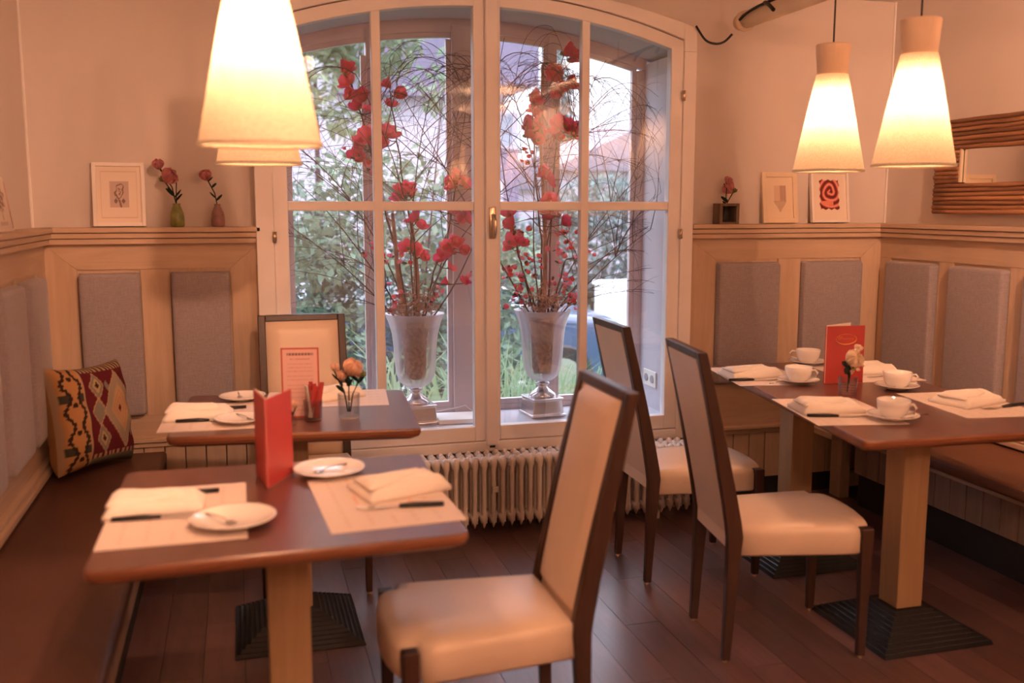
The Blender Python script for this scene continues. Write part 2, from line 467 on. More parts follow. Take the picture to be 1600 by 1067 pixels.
# ---- window_2 : outer casements
b = MB()
b.box(0.165, 0.185, 4.56, 4.61, 0.452, 2.11); b.box(1.925, 1.975, 4.56, 4.61, 0.452, 2.11)
b.box(0.185, 0.230, 4.56, 4.61, 0.452, 2.11)
b.box(0.594, 0.642, 4.555, 4.61, 0.452, zouter(0.62) + 0.03); b.box(1.466, 1.508, 4.555, 4.61, 0.452, zouter(1.49) + 0.03)
b.box(0.990, 1.168, 4.550, 4.61, 0.452, zouter(1.07) + 0.03)
b.box(0.23, 1.93, 4.565, 4.61, 0.452, 0.480)
band(b, 0.165, 1.975, zouter, lambda x: zglass(x) + 0.02, 4.562, 4.612)
w2 = b.obj('window_2', T['frame2'], bevel=0.004, kind='structure')
for (a, c) in ((0.230, 0.594), (0.642, 0.990), (1.168, 1.466), (1.508, 1.925)):
    s_ = MB()
    t = 0.022
    s_.box(a, a + t, 4.572, 4.60, 0.48, min(zouter(a), zouter(c))); s_.box(c - t, c, 4.572, 4.60, 0.48, min(zouter(a), zouter(c)))
    s_.box(a + t, c - t, 4.572, 4.60, 0.48, 0.505)
    band(s_, a, c, lambda x: zouter(x) - t, zouter, 4.573, 4.599, 8)
    s_ = s_.obj('sash', T['frame2'], w2)
    band(MB(), a + 0.01, c - 0.01, 0.49, lambda x: zouter(x) - 0.01, 4.584, 4.588, 8).obj('pane', T['glass'], s_)

# ------------------------------------------------------------------ wainscot (parts of the walls)
def padded(w, h, t=0.042, seg=5):
    """upholstered pad in XZ plane centred on X, z 0..h, back at y=0, bulging to -t"""
    def steps(L, m):
        e = [0, 0.002, 0.006, 0.012, 0.020]
        return e + [0.020 + (L - 0.040) * k / m for k in range(1, m)] + [L - x for x in reversed(e)]
    b = MB(); xs = steps(w, 6); zs = steps(h, 10); R_ = 0.020
    for z in zs:
        for x in xs:
            dx = max(0, R_ - min(x, w - x)) / R_; dz = max(0, R_ - min(z, h - z)) / R_
            q = min(1, math.hypot(dx, dz)); f = math.sqrt(max(0, 1 - q * q))
            u = x / w * 2 - 1; v = z / h * 2 - 1
            b.v.append((x - w / 2, -(t - 0.012) * (1 if q < 1 else 0) - 0.012 * f - 0.003 * (1 - u * u) * (1 - v * v), z))
    n_ = len(xs)
    for j in range(len(zs) - 1):
        for i in range(n_ - 1):
            k = j * n_ + i; b.f.append((k, k + 1, k + n_ + 1, k + n_))
    return b

def pad(wall, w, h, loc, rz):
    o = padded(w, h).obj('fabric_panel', T['padding'], wall, smooth=True)
    o.location = loc; o.rotation_euler = (0, 0, rz); return o

PB = 4.24      # face of the panelling on the back wall
# back wall, left and right of the window
def wains_back(x0, x1, pads, zlo, zmid, mitre0, mitre1):
    ztop = 1.298
    b = MB().box(x0, x1, PB + 0.008, 4.30, zlo, ztop); b.obj('backing_board', T['oakz'], wb)
    # rails and stiles, mitred at the top corners
    zr = 1.196
    p0 = pads[0][0] - 0.006; p1 = pads[-1][1] + 0.006
    MB().prism([(x0 + 0.001, ztop), (p0, zr), (p1, zr), (x1 - 0.001, ztop)], PB, PB + 0.008, 'Y').obj('rail', T['oakx'], wb)
    MB().prism([(x0, ztop), (x0, zmid), (p0 - 0.001, zmid), (p0 - 0.001, zr)], PB, PB + 0.008, 'Y').obj('stile', T['oakz'], wb)
    MB().prism([(x1, ztop), (p1 + 0.001, zr), (p1 + 0.001, zmid), (x1, zmid)], PB, PB + 0.008, 'Y').obj('stile', T['oakz'], wb)
    for k in range(len(pads) - 1):
        MB().box(pads[k][1] + 0.004, pads[k + 1][0] - 0.004, PB, PB + 0.008, 0.585, zr - 0.001).obj('stile', T['oakz'], wb)
    MB().box(p0, p1, PB + 0.0005, PB + 0.008, zmid, 0.584).obj('rail', T['oakx'], wb)
    for a, c in pads: pad(wb, c - a, 0.590, ((a + c) / 2, PB + 0.004, 0.592), 0)
    # seat-height moulding and beadboard
    MB().box(x0, x1, PB - 0.022, 4.30, zmid - 0.018, zmid).obj('moulding_strip', T['oakx'], wb, bevel=0.004)
    MB().box(x0, x1, PB - 0.010, 4.30, zmid - 0.040, zmid - 0.020).obj('moulding_strip', T['oakx'], wb, bevel=0.003)
    n = max(1, round((x1 - x0) / 0.085)); w = (x1 - x0) / n
    for k in range(n):
        MB().box(x0 + k * w + 0.002, x0 + (k + 1) * w - 0.002, PB, 4.30, 0.10, zmid - 0.041).obj('board', T['oakz'], wb, bevel=0.003)
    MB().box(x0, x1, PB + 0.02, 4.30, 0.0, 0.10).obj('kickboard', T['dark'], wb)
    # stepped ledge
    yy = (4.190, 4.200, 4.208)
    for k, (za, zb) in enumerate(((1.345, 1.365), (1.322, 1.3425), (1.298, 1.3195))):
        MB().box(x0 - (0 if x0 < 0 else 0.006), x1 + (0.006 if x1 < 1 else 0), yy[k], 4.30, za, zb).obj('ledge_moulding', T['oakx'], wb, bevel=0.003)
wains_back(-0.74, 0.090, [(-0.618, -0.388), (-0.267, -0.036)], 0.47, 0.490, 1, 0)
wains_back(2.072, 3.13, [(2.217, 2.546), (2.677, 3.009)], 0.36, 0.372, 0, 1)

def wains_side(wall, X, sx, pads, xs, y0=-2.6, y1=4.24):
    # sx = +1: wall on the right (face looks to -X)
    ztop = 1.298; zmid = 0.490; zr = 1.196
    def bx(a, c, ya, yb, za, zb): # distance from face inward (into the wall) a..c
        p, q = X + sx * a, X + sx * c
        return MB().box(min(p, q), max(p, q), ya, yb, za, zb)
    bx(0.008, 0.06, y0, y1, 0.40, ztop).obj('backing_board', T['oaky'], wall)
    bx(0, 0.008, y0, y1, zr, ztop).obj('rail', T['oaky'], wall)
    bx(0, 0.008, y0, y1, zmid, 0.584).obj('rail', T['oaky'], wall)
    e = sorted(pads)
    prev = y1
    for a, c in reversed(e):
        if prev - c > 0.01: bx(0, 0.008, c + 0.004, prev - 0.001, 0.585, zr - 0.001).obj('stile', T['oakz'], wall)
        prev = a - 0.003
    for a, c in e:
        pad(wall, c - a, 0.590, (X + sx * 0.004, (a + c) / 2, 0.592), PI / 2 if sx < 0 else -PI / 2)
    bx(-0.022, 0.06, y0, y1, zmid - 0.018, zmid).obj('moulding_strip', T['oaky'], wall, bevel=0.004)
    bx(-0.034, 0.06, y0, y1, zmid - 0.045, zmid - 0.020).obj('moulding_strip', T['oaky'], wall, bevel=0.004)
    for k, (za, zb) in enumerate(((1.345, 1.365), (1.322, 1.3425), (1.298, 1.3195))):
        bx(-0.045 + k * 0.009, 0.06, y0, 4.30, za, zb).obj('ledge_moulding', T['oaky'], wall, bevel=0.003)
wains_side(wl, -0.74, -1, [(3.715, 4.06), (3.31, 3.655), (2.88, 3.22), (2.44, 2.78), (2.0, 2.34), (1.56, 1.90), (1.12, 1.46)], 0)
wains_side(wr, 3.13, 1, [(3.813, 4.155), (3.374, 3.711), (2.93, 3.27), (2.49, 2.83), (2.05, 2.39)], 0)

# ------------------------------------------------------------------ benches
def bench(label, xw, xf, xb, y0, y1, sgn, leather='brownseat'):
    t = thing('bench', label, 'bench', ((xw + xf) / 2, (y0 + y1) / 2, 0))
    cx, cyy = (xw + xf) / 2, (y0 + y1) / 2
    def bx(a, c, ya, yb, za, zb): return MB().box(min(a, c) - cx, max(a, c) - cx, ya - cyy, yb - cyy, za, zb)
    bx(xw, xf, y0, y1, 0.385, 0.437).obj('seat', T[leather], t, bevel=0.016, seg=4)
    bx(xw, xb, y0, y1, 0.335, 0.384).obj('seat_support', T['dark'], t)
    bx(xw, xb + sgn * 0.012, y0, y1, 0.318, 0.334).obj('rail', T['oaky'], t, bevel=0.003)
    n = round((y1 - y0) / 0.095); w = (y1 - y0) / n
    for k in range(n):
        bx(xb - sgn * 0.02, xb, y0 + k * w + 0.002, y0 + (k + 1) * w - 0.002, 0.165, 0.317).obj('board', T['benchwood'], t, bevel=0.003)
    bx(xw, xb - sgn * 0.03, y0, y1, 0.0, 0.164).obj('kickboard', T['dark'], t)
    return t
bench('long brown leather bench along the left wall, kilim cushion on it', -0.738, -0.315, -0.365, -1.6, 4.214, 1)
rb = bench('brown leather bench along the right wall behind the long table', 3.128, 2.700, 2.850, 0.3, 3.98, -1, 'brownseat_lit')
b = MB()
bb = (2.914, 2.14)
MB().box(2.860 - bb[0], 2.915 - bb[0], 4.10 - bb[1], 4.19 - bb[1], 0.0, 0.335).obj('post', T['oakz'], rb, bevel=0.003)
MB().box(2.916 - bb[0], 3.12 - bb[0], 4.12 - bb[1], 4.17 - bb[1], 0.05, 0.12).obj('rail', T['oakx'], rb, bevel=0.003)
MB().box(2.72 - bb[0], 3.128 - bb[0], 3.981 - bb[1], 4.215 - bb[1], 0.336, 0.365).obj('seat_support', T['oakx'], rb, bevel=0.003)

# ------------------------------------------------------------------ radiator
rad = thing('radiator', 'cream ribbed column radiator under the window', 'radiator', (1.30, 4.08, 0))
sec = MB()
for yo in (-0.055, 0.0, 0.055):
    sec.rings([[(dx * k, yo + dy * k2, z) for dx, dy in ((-0.008, -0.024), (0.008, -0.024), (0.012, 0), (0.008, 0.024), (-0.008, 0.024), (-0.012, 0))]
               for z, k, k2 in ((0.042, 0.15, 0.3), (0.075, 1.0, 0.9), (0.10, 0.8, 0.9), (0.30, 0.8, 0.9), (0.325, 1.25, 1.0), (0.345, 1.35, 0.9), (0.362, 0.6, 0.5))])
sec.rings([[(dx, dy, z) for dx, dy in ((-0.014, -0.072), (0.014, -0.072), (0.014, 0.072), (-0.014, 0.072))] for z in (0.318, 0.352)])
sec.rings([[(dx, dy, z) for dx, dy in ((-0.012, -0.072), (0.012, -0.072), (0.012, 0.072), (-0.012, 0.072))] for z in (0.066, 0.10)])
sm = sec.mesh('radiator_section', T['enamel'], True)
for k in range(34):
    share(sm, 'radiator_section', (-0.72 + k * 0.0425, 0, 0), rad)
MB().tube([(-0.74, 0, 0.335), (0.70, 0, 0.335)], 0.016, 10).obj('header_pipe', T['enamel'], rad, smooth=True)
MB().tube([(-0.74, 0, 0.085), (0.70, 0, 0.085)], 0.016, 10).obj('header_pipe', T['enamel'], rad, smooth=True)
for xx in (-0.6, 0.55):
    MB().box(xx - 0.01, xx + 0.01, -0.03, 0.03, 0.0, 0.06).obj('foot', T['enamel'], rad)
MB().box(-0.262, -0.235, -0.084, -0.06, 0.205, 0.232).obj('valve_clip', T['enamel'], rad, bevel=0.003)

# ------------------------------------------------------------------ tables
TT = 0.745
def inset(poly, d):
    c = Vector((sum(p[0] for p in poly) / len(poly), sum(p[1] for p in poly) / len(poly)))
    return [((Vector(p) - c) * (1 - d / (Vector(p) - c).length) + c)[:] for p in poly]

def rounded(poly, r=0.03, n=4):
    out = []
    m = len(poly)
    for i in range(m):
        p = Vector(poly[i]); a = (Vector(poly[i - 1]) - p).normalized(); c = (Vector(poly[(i + 1) % m]) - p).normalized()
        for k in range(n + 1):
            t = k / n
            q = p + a * r * (1 - t) ** 2 + c * r * t ** 2
            out.append((q.x, q.y))
    return out

def pedestal(t, cx, cyy):
    c = MB(); c.box(cx - 0.05, cx + 0.05, cyy - 0.05, cyy + 0.05, 0.088, 0.708)
    c.obj('column', T['column'], t, bevel=0.004)
    b = MB(); n = 9
    prof = []
    for k in range(n):
        s = 0.21 - (0.21 - 0.062) * k / n; z0 = 0.004 + 0.084 * (k / n)
        z1 = 0.004 + 0.084 * ((k + 1) / n)
        prof += [(s, z0), (s - 0.004, z1 + 0.002)]
        prof.append((s - 0.013, z1 - 0.002))
    rs = [[(cx + sx * s, cyy + sy * s, z) for sx, sy in ((-1, -1), (1, -1), (1, 1), (-1, 1))] for s, z in [(0.21, 0.0)] + prof]
    b.rings(rs)
    b.obj('base', T['iron'], t)

def table(label, corners, peds, name='dining_table'):
    cx = sum(p[0] for p in corners) / 4; cyy = sum(p[1] for p in corners) / 4
    t = thing(name, label, 'table', (cx, cyy, 0))
    P = [(x - cx, y - cyy) for x, y in corners]
    top = MB(); R0 = rounded(P, 0.028)
    rs = []
    for d, z in ((0.030, TT - 0.036), (0.006, TT - 0.026), (0.0, TT - 0.016), (0.0, TT - 0.006), (0.0035, TT - 0.0015), (0.008, TT)):
        rs.append([(x, y, z) for x, y in inset(R0, d)])
    top.rings(rs)
    o = top.obj('tabletop', T['table'], t)
    o.data.materials.append(T['tedge'])
    n = len(R0)
    for p in o.data.polygons:
        if abs(p.normal.z) < 0.9 or p.normal.z < 0: p.material_index = 1
    for px, py in peds: pedestal(t, px - cx, py - cyy)
    return t
table('dark brown square table nearest the camera, red menu standing in its middle', [(-0.315, 1.965), (0.465, 1.985), (0.487, 2.70), (-0.309, 2.715)], [(0.088, 2.335)])
table('dark brown square table before the window chair, with sachet glass and leaflet holder', [(-0.235, 3.10), (0.547, 3.008), (0.60, 3.69), (-0.19, 3.785)], [(0.155, 3.27 + 0.03)])
table('long dark brown table on the right laid for four with cups and saucers', [(1.806, 2.468), (2.555, 2.432), (2.725, 3.85), (2.025, 3.905)], [(2.17, 2.735), (2.19, 3.45)])

# ------------------------------------------------------------------ chairs (local +X is the way the chair faces, origin between the rear feet)
def make_chair(label):
    t = thing('dining_chair', label, 'chair', group='tall-backed dining chairs')
    def lean(z): return -0.125 * ((max(0, z - 0.42)) / 0.59) ** 1.12
    def post(y0, y1, zs):
        rs = []
        for z, d in zs:
            xc = lean(z)
            rs.append([(xc - d / 2, y0, z), (xc + d / 2, y0, z), (xc + d / 2, y1, z), (xc - d / 2, y1, z)])
        return MB().rings(rs)
    for s in (-1, 1):
        ya, yb = (s * 0.146, s * 0.176) if s > 0 else (s * 0.176, s * 0.146)
        rs = []
        for z, d, w in ((0.008, 0.026, 0.024), (0.2, 0.034, 0.028), (0.38, 0.046, 0.03), (0.42, 0.050, 0.03)):
            ym = s * 0.161
            xo = -0.018 * (1 - z / 0.42)
            rs.append([(xo - d / 2, ym - w / 2, z), (xo + d / 2, ym - w / 2, z), (xo + d / 2, ym + w / 2, z), (xo - d / 2, ym + w / 2, z)])
        lg = MB().rings(rs).obj('leg', T['walnut'], t, bevel=0.003)
        MB().lathe([(0.009, 0.0), (0.009, 0.009)], 8, (-0.018, s * 0.161, 0)).obj('glide', T['brass'], lg)
        rs = []
        ym = s * 0.188
        for z, d in ((0.008, 0.026), (0.2, 0.032), (0.40, 0.040), (0.436, 0.040)):
            rs.append([(0.427 - d / 2, ym - d / 2 * 0.9, z), (0.427 + d / 2, ym - d / 2 * 0.9, z), (0.427 + d / 2, ym + d / 2 * 0.9, z), (0.427 - d / 2, ym + d / 2 * 0.9, z)])
        lg = MB().rings(rs).obj('leg', T['walnut'], t, bevel=0.004)
        MB().lathe([(0.009, 0.0), (0.009, 0.009)], 8, (0.427, ym, 0)).obj('glide', T['brass'], lg)
    zs = [(0.415, 0.050), (0.46, 0.050), (0.55, 0.047), (0.70, 0.042), (0.85, 0.036), (0.985, 0.031), (1.008, 0.030)]
    bf = MB()
    for s in (-1, 1):
        y0, y1 = sorted((s * 0.146, s * 0.176)); q = post(y0, y1, zs); bf.add(q.v, q.f)
    q = post(-0.1462, 0.1462, [(0.984, 0.031), (1.0085, 0.030)]); bf.add(q.v, q.f)
    bf.obj('backrest_frame', T['walnut'], t, bevel=0.003)
    # cushions front and rear of the backrest
    b = MB(); ny, nz = 10, 22
    for j in range(nz + 1):
        z = 0.445 + (0.983 - 0.445) * j / nz
        for i in range(ny + 1):
            u = i / ny * 2 - 1
            e = min(1, (1 - abs(u)) * 0.145 / 0.012) * min(1, min(j, nz - j) / nz * 0.54 / 0.012)
            b.v.append((lean(z) + 0.008 + 0.016 * math.sin(e * PI / 2) + 0.004 * (1 - u * u), u * 0.1455, z))
    for j in range(nz):
        for i in range(ny):
            k = j * (ny + 1) + i; b.f.append((k, k + 1, k + ny + 2, k + ny + 1))
    b.obj('backrest', T['cream'], t, smooth=True)
    b = MB()
    rs = []
    for z in (0.375, 0.42, 0.5, 0.6, 0.7, 0.8, 0.9, 0.983):
        rs.append([(lean(z) - 0.014 - 0.004, -0.1455, z), (lean(z) + 0.006, -0.1455, z), (lean(z) + 0.006, 0.1455, z), (lean(z) - 0.018, 0.1455, z)])
    b.rings(rs); b.obj('rear_panel', T['cream'], t)
    # seat
    out = [(0.012, -0.170)]
    out += [(0.12, -0.181), (0.25, -0.194), (0.36, -0.203), (0.400, -0.205), (0.4035, -0.166), (0.436, -0.163)]
    out += [(0.453, -0.15), (0.466, -0.10), (0.472, -0.05), (0.474, 0.0)]
    out = out + [(x, -y) for x, y in reversed(out[:-1])]
    cx = 0.22
    def ring(k, z, dz=0.0):
        r_ = []
        for x, y in out:
            X = cx + (x - cx) * k; Y = y * k
            r_.append((X, Y, z))
        return r_
    b = MB(); b.rings([ring(0.97, 0.352), ring(1.0, 0.36), ring(1.0, 0.42), ring(0.985, 0.437), ring(0.94, 0.447), ring(0.8, 0.454), ring(0.55, 0.459), ring(0.25, 0.461)])
    b.obj('seat', T['cream'], t, smooth=True)
    return t
chair = make_chair('cream leather chair drawn up to the nearest table, biggest in view')
place(chair, (0.775, 2.292, 0), PI)
dup(chair, (1.500, 2.815, 0), math.radians(-8), 'cream leather chair at the front end of the long right table')
dup(chair, (1.504, 3.490, 0), math.radians(-1.5), 'cream leather chair at the window end of the long right table')
dup(chair, (0.245, 3.955, 0), math.radians(-90), 'cream leather chair facing the room with its back to the window')

# ------------------------------------------------------------------ pendant lamps
def make_lamp(label):
    t = thing('pendant_lamp', label, 'lamp', group='paper cone pendant lamps')
    sh = MB(); sh.lathe([(0.136, 0.0), (0.134, 0.012), (0.098, 0.19), (0.060, 0.372)], 48, cap0=False, cap1=False)
    so = sh.obj('shade', T['shade'], t, smooth=True)
    sh = MB(); sh.lathe([(0.137, 0.0), (0.1385, 0.004), (0.137, 0.009), (0.1345, 0.009), (0.133, 0.004), (0.137, 0.0)], 48, cap0=False, cap1=False)
    sh.obj('rim', T['shade'], so, smooth=True)
    cu = MB(); cu.lathe([(0.057, 0.370), (0.0575, 0.374), (0.066, 0.482), (0.064, 0.486), (0.012, 0.487)], 40, cap0=True, cap1=True)
    cu.obj('cap', T['cuff'], t, smooth=False)
    MB().tube([(0, 0, 0.486), (0, 0, CEIL - 1.58)], 0.0035, 8).obj('cord', T['black'], t)
    MB().lathe([(0.026, 0.292), (0.034, 0.300), (0.034, 0.368)], 16).obj('socket', T['white'], t)
    bo = MB(); bo.sphere((0, 0, 0.232), 0.027, 16, 12, 2.3)
    bo.obj('bulb', T['bulb'], t, smooth=True)
    MB().lathe([(0.05, CEIL - 1.58 - 0.025), (0.05, CEIL - 1.58)], 20).obj('ceiling_rose', T['white'], t)
    return t
lamp = make_lamp('large glowing paper cone lamp hanging over the nearest table')
lamp.location = (0.06, 2.30, 1.583)
for p, l in (((0.08, 3.32, 1.583), 'paper cone lamp half hidden behind the large lamp, over the table by the window chair'),
             ((2.25, 3.40, 1.583), 'paper cone lamp over the window end of the long right table, left of its pair'),
             ((2.23, 2.87, 1.583), 'paper cone lamp over the front end of the long right table, right of its pair'),
             ((2.25, 1.99, 1.583), 'paper cone lamp out of view, third in the right row, mirrored in the window'),
             ((2.25, 0.62, 1.583), 'paper cone lamp out of view, fourth in the right row, mirrored in the window'),
             ((0.06, -0.7, 1.583), 'paper cone lamp behind the viewer, over the aisle on the left'),
             ((2.25, -1.6, 1.583), 'paper cone lamp behind the viewer, last in the right row')):
    dup(lamp, p, 0, l)

# ------------------------------------------------------------------ hanging pole with cable, top right
pole = thing('hanging_pole', 'pale wooden pole hanging under the ceiling, black cable wound on it', 'pole', (2.235, 2.6, 2.275))
MB().tube([(0, 1.52, 0), (0, 1.2, 0), (0, -2.6, 0)], 0.035, 20).obj('shaft', T['creamframe'], pole, smooth=True)
MB().lathe([(0.035, -0.014), (0.046, -0.009), (0.046, 0.009), (0.035, 0.014)], 24, cap0=False, cap1=False).xf(Matrix.Translation((0, 1.47, 0)) @ Matrix.Rotation(PI / 2, 4, 'X')).obj('end_ring', T['creamframe'], pole, smooth=True)
for yy in (1.25, -1.6):
    MB().box(-0.010, 0.010, yy - 0.010, yy + 0.010, 0.03, CEIL - 2.275).obj('hanger', T['brass'], pole)
MB().tube(smooth_path([(-0.185, 1.585, -0.012), (-0.15, 1.56, -0.075), (-0.11, 1.54, -0.094), (-0.07, 1.53, -0.085), (-0.047, 1.50, -0.055)], 6), 0.0055, 8).obj('cable', T['black'], pole, smooth=True)
MB().tube(smooth_path([(-0.040, 1.45, -0.002), (-0.036, 1.42, 0.012), (-0.031, 1.36, 0.026), (-0.022, 1.29, 0.036), (-0.014, 1.20, 0.040), (-0.010, 1.0, 0.042), (-0.010, 0.4, 0.042), (-0.010, -1.0, 0.042)], 5), 0.006, 8).obj('cable', T['black'], pole, smooth=True)
for yy in (1.16, 0.90, 0.6, 0.2, -0.3):
    MB().tube(smooth_path([(0.005, yy + 0.16, 0.044), (-0.018, yy + 0.11, 0.040), (-0.034, yy + 0.05, 0.018), (-0.041, yy, -0.012)], 4), 0.0085, 8).obj('cable_strap', T['black'], pole, smooth=True)

# ------------------------------------------------------------------ crockery and cutlery prototypes
def mk_saucer(name='saucer', r=0.078):
    t = thing(name, 'x', 'saucer')
    MB().lathe([(r * 0.48, 0), (r * 0.52, 0.004), (r * 0.80, 0.011), (r, 0.018), (r, 0.0205), (r * 0.93, 0.0185), (r * 0.55, 0.0065), (0.001, 0.0055)], 40, cap1=False).obj('dish', T['china'], t, smooth=True)
    return t
def mk_cup():
    t = thing('coffee_cup', 'x', 'cup')
    MB().lathe([(0.022, 0), (0.024, 0.003), (0.036, 0.012), (0.044, 0.030), (0.0475, 0.055), (0.0460, 0.0555), (0.0425, 0.032), (0.034, 0.014), (0.001, 0.010)], 36, cap1=False).obj('bowl', T['china'], t, smooth=True)
    MB().tube([(0.043, 0, 0.046), (0.058, 0, 0.048), (0.066, 0, 0.038), (0.060, 0, 0.022), (0.040, 0, 0.018)], 0.0038, 8).obj('handle', T['china'], t, smooth=True)
    return t
def mk_spoon(L=0.12, black=False):
    t = thing('spoon', 'x', 'spoon')
    b = MB(); b.sphere((0, 0, 0), 1, 16, 8); b.xf(Matrix.Translation((0, 0, 0.004)) @ Matrix.Diagonal((0.019, 0.013, 0.0035, 1)))
    b.obj('bowl', T['steel'], t, smooth=True)
    MB().tube([(0.016, 0, 0.004), (0.035, 0, 0.010), (L * 0.6, 0, 0.010), (L, 0, 0.006)], [0.0025, 0.002, 0.0025, 0.0035], 8).obj('handle', T['black'] if black else T['steel'], t, smooth=True)
    return t
def mk_knife():
    t = thing('table_knife', 'x', 'knife')
    MB().prism([(-0.11, 0.0), (-0.10, -0.009), (-0.005, -0.009), (-0.005, 0.008), (-0.09, 0.008)], 0.002, 0.0045).obj('blade', T['steel'], t)
    MB().tube([(-0.005, 0, 0.0045), (0.03, 0, 0.006), (0.10, 0, 0.006)], [0.005, 0.007, 0.0055], 8).obj('handle', T['black'], t, smooth=True)
    return t
def mk_fork():
    t = thing('table_fork', 'x', 'fork')
    b = MB()
    for k in range(4):
        y = (k - 1.5) * 0.006
        b.tube([(-0.105, y, 0.006), (-0.08, y, 0.003), (-0.06, y, 0.004)], 0.0014, 5)
    b.prism([(-0.06, -0.0115), (-0.045, -0.010), (-0.03, -0.003), (0.0, -0.003), (0.0, 0.003), (-0.03, 0.003), (-0.045, 0.010), (-0.06, 0.0115)], 0.0025, 0.0055)
    b.obj('tines', T['steel'], t)
    MB().tube([(-0.005, 0, 0.0045), (0.03, 0, 0.006), (0.10, 0, 0.006)], [0.005, 0.007, 0.0055], 8).obj('handle', T['black'], t, smooth=True)
    return t
def mk_mat():
    t = thing('placemat', 'x', 'placemat')
    w, d = 0.40, 0.29
    def fn(u, v):
        X = (u - 0.5) * w; Y = (v - 0.5) * d
        base = (0.70, 0.61, 0.55)
        r = math.hypot(X * 0.9, Y * 1.4)
        if abs(r - 0.085) < 0.0022 and X > -0.05: return (0.70, 0.38, 0.28)
        if abs(Y) < 0.12 and abs(X) < 0.18 and int((v * 30)) % 5 == 0 and math.sin(u * 90) > -0.3 and r > 0.1: return (0.63, 0.53, 0.47)
        return base
    g = painted_grid(w, d, 80, 58, fn)
    g.v = [(x, z - d / 2, 0.0012) for x, y, z in g.v]
    g.obj('sheet', T['print'], t)
    MB().box(-w / 2, w / 2, -d / 2, d / 2, 0.0, 0.0010).obj('underside', T['paper'], t)
    return t
def mk_napkin(variant=0):
    t = thing('napkin', 'x', 'napkin')
    rnd = random.Random(variant)
    w, d = 0.215, 0.150
    def layer(x0, x1, y0a, y0b, y1a, y1b, h, fold, nx=18, ny=10, ph=0.0):
        b = MB()
        for side in (1, 0):
            for j in range(ny + 1):
                for i in range(nx + 1):
                    u = i / nx; v = j / ny
                    x = x0 + (x1 - x0) * u; ya = y0a + (y0b - y0a) * u; yb = y1a + (y1b - y1a) * u
                    y = ya + (yb - ya) * v
                    e = min(1, min(u, 1 - u) * 9) * min(1, min(v, 1 - v) * 7)
                    z = h * 0.35 + h * 0.65 * math.sin(e * PI / 2) + fold * math.sin((v * 2.2 + u * 1.3 + ph) * PI) * e
                    b.v.append((x, y, max(0.0015, z) if side else 0.0))
        N = (nx + 1) * (ny + 1)
        for j in range(ny):
            for i in range(nx):
                k = j * (nx + 1) + i
                b.f.append((k, k + 1, k + nx + 2, k + nx + 1)); b.f.append((N + k, N + k + nx + 1, N + k + nx + 2, N + k + 1))
        bd = [i for i in range(nx + 1)] + [(nx + 1) * j + nx for j in range(1, ny + 1)] + [(nx + 1) * ny + i for i in range(nx - 1, -1, -1)] + [(nx + 1) * j for j in range(ny - 1, 0, -1)]
        for k in range(len(bd)):
            a, c = bd[k], bd[(k + 1) % len(bd)]; b.f.append((a, N + a, N + c, c))
        return b
    layer(-w / 2, w / 2, -d / 2, -d * 0.36, d / 2, d * 0.42, 0.034, 0.006, ph=variant).obj('cloth', T['linen'], t, smooth=True)
    f = layer(-w * 0.47, w * 0.30, -d * 0.40, -d * 0.05, d * 0.30, d * 0.10, 0.016, 0.005, ph=variant + 0.5)
    f.xf(Matrix.Translation((0, 0, 0.028))).obj('folded_flap', T['linen'], t, smooth=True)
    return t

P = {}
def put(key, maker, name_label, loc, rz=0.0, group=None, scale=None):
    if key not in P:
        P[key] = r = maker(); r['label'] = name_label
        if group: r['group'] = group
        r.location = loc; r.rotation_euler = (0, 0, rz)
        if scale: r.scale = scale
        return r
    return dup(P[key], loc, rz, name_label, group, scale)

D = math.radians
GM, GN, GS, GC, GK = 'placemats', 'folded napkins', 'white saucers', 'coffee cups', 'black-handled cutlery'
# --- placemats (sheet local 0.40 x 0.29)
for x, y, rz, l in (
    (-0.155, 2.305, 90, 'paper placemat on the bench side of the nearest table'),
    (0.316, 2.290, 93, 'paper placemat on the chair side of the nearest table'),
    (-0.105, 3.385, 88, 'paper placemat on the bench side of the table by the window chair'),
    (0.300, 3.585, -6, 'paper placemat in front of the window chair'),
    (1.985, 2.885, 79, 'paper placemat before the front chair at the long right table'),
    (2.085, 3.590, 80, 'paper placemat before the window-end chair at the long right table'),
    (2.515, 2.860, 83, 'paper placemat at the front on the bench side of the long right table'),
    (2.560, 3.540, 84, 'paper placemat behind the red menu on the long right table')):
    put('mat', mk_mat, l, (x, y, TT), D(rz), GM, (1.1, 1.06, 1))
MZ = TT + 0.0014
for k, (x, y, rz, l, s) in enumerate((
    (-0.205, 2.345, -2, 'folded linen napkin on the bench side of the nearest table', 1.0),
    (0.372, 2.345, 14, 'folded linen napkin on the chair side of the nearest table', 1.05),
    (-0.145, 3.375, -4, 'folded linen napkin on the bench side of the table by the window chair', 1.0),
    (0.335, 3.60, 20, 'folded linen napkin in front of the window chair', 0.9),
    (1.955, 2.895, -10, 'folded linen napkin before the front chair at the long right table', 1.05),
    (2.050, 3.585, -4, 'folded linen napkin before the window-end chair at the long right table', 1.1),
    (2.530, 2.875, 12, 'folded linen napkin at the front on the bench side of the long right table', 1.1),
    (2.580, 3.540, -8, 'folded linen napkin just right of the red menu on the long table', 1.05))):
    put('napkin%d' % (k % 2), lambda: mk_napkin(k % 2), l, (x, y, MZ), D(rz), GN, (s, s, 1))
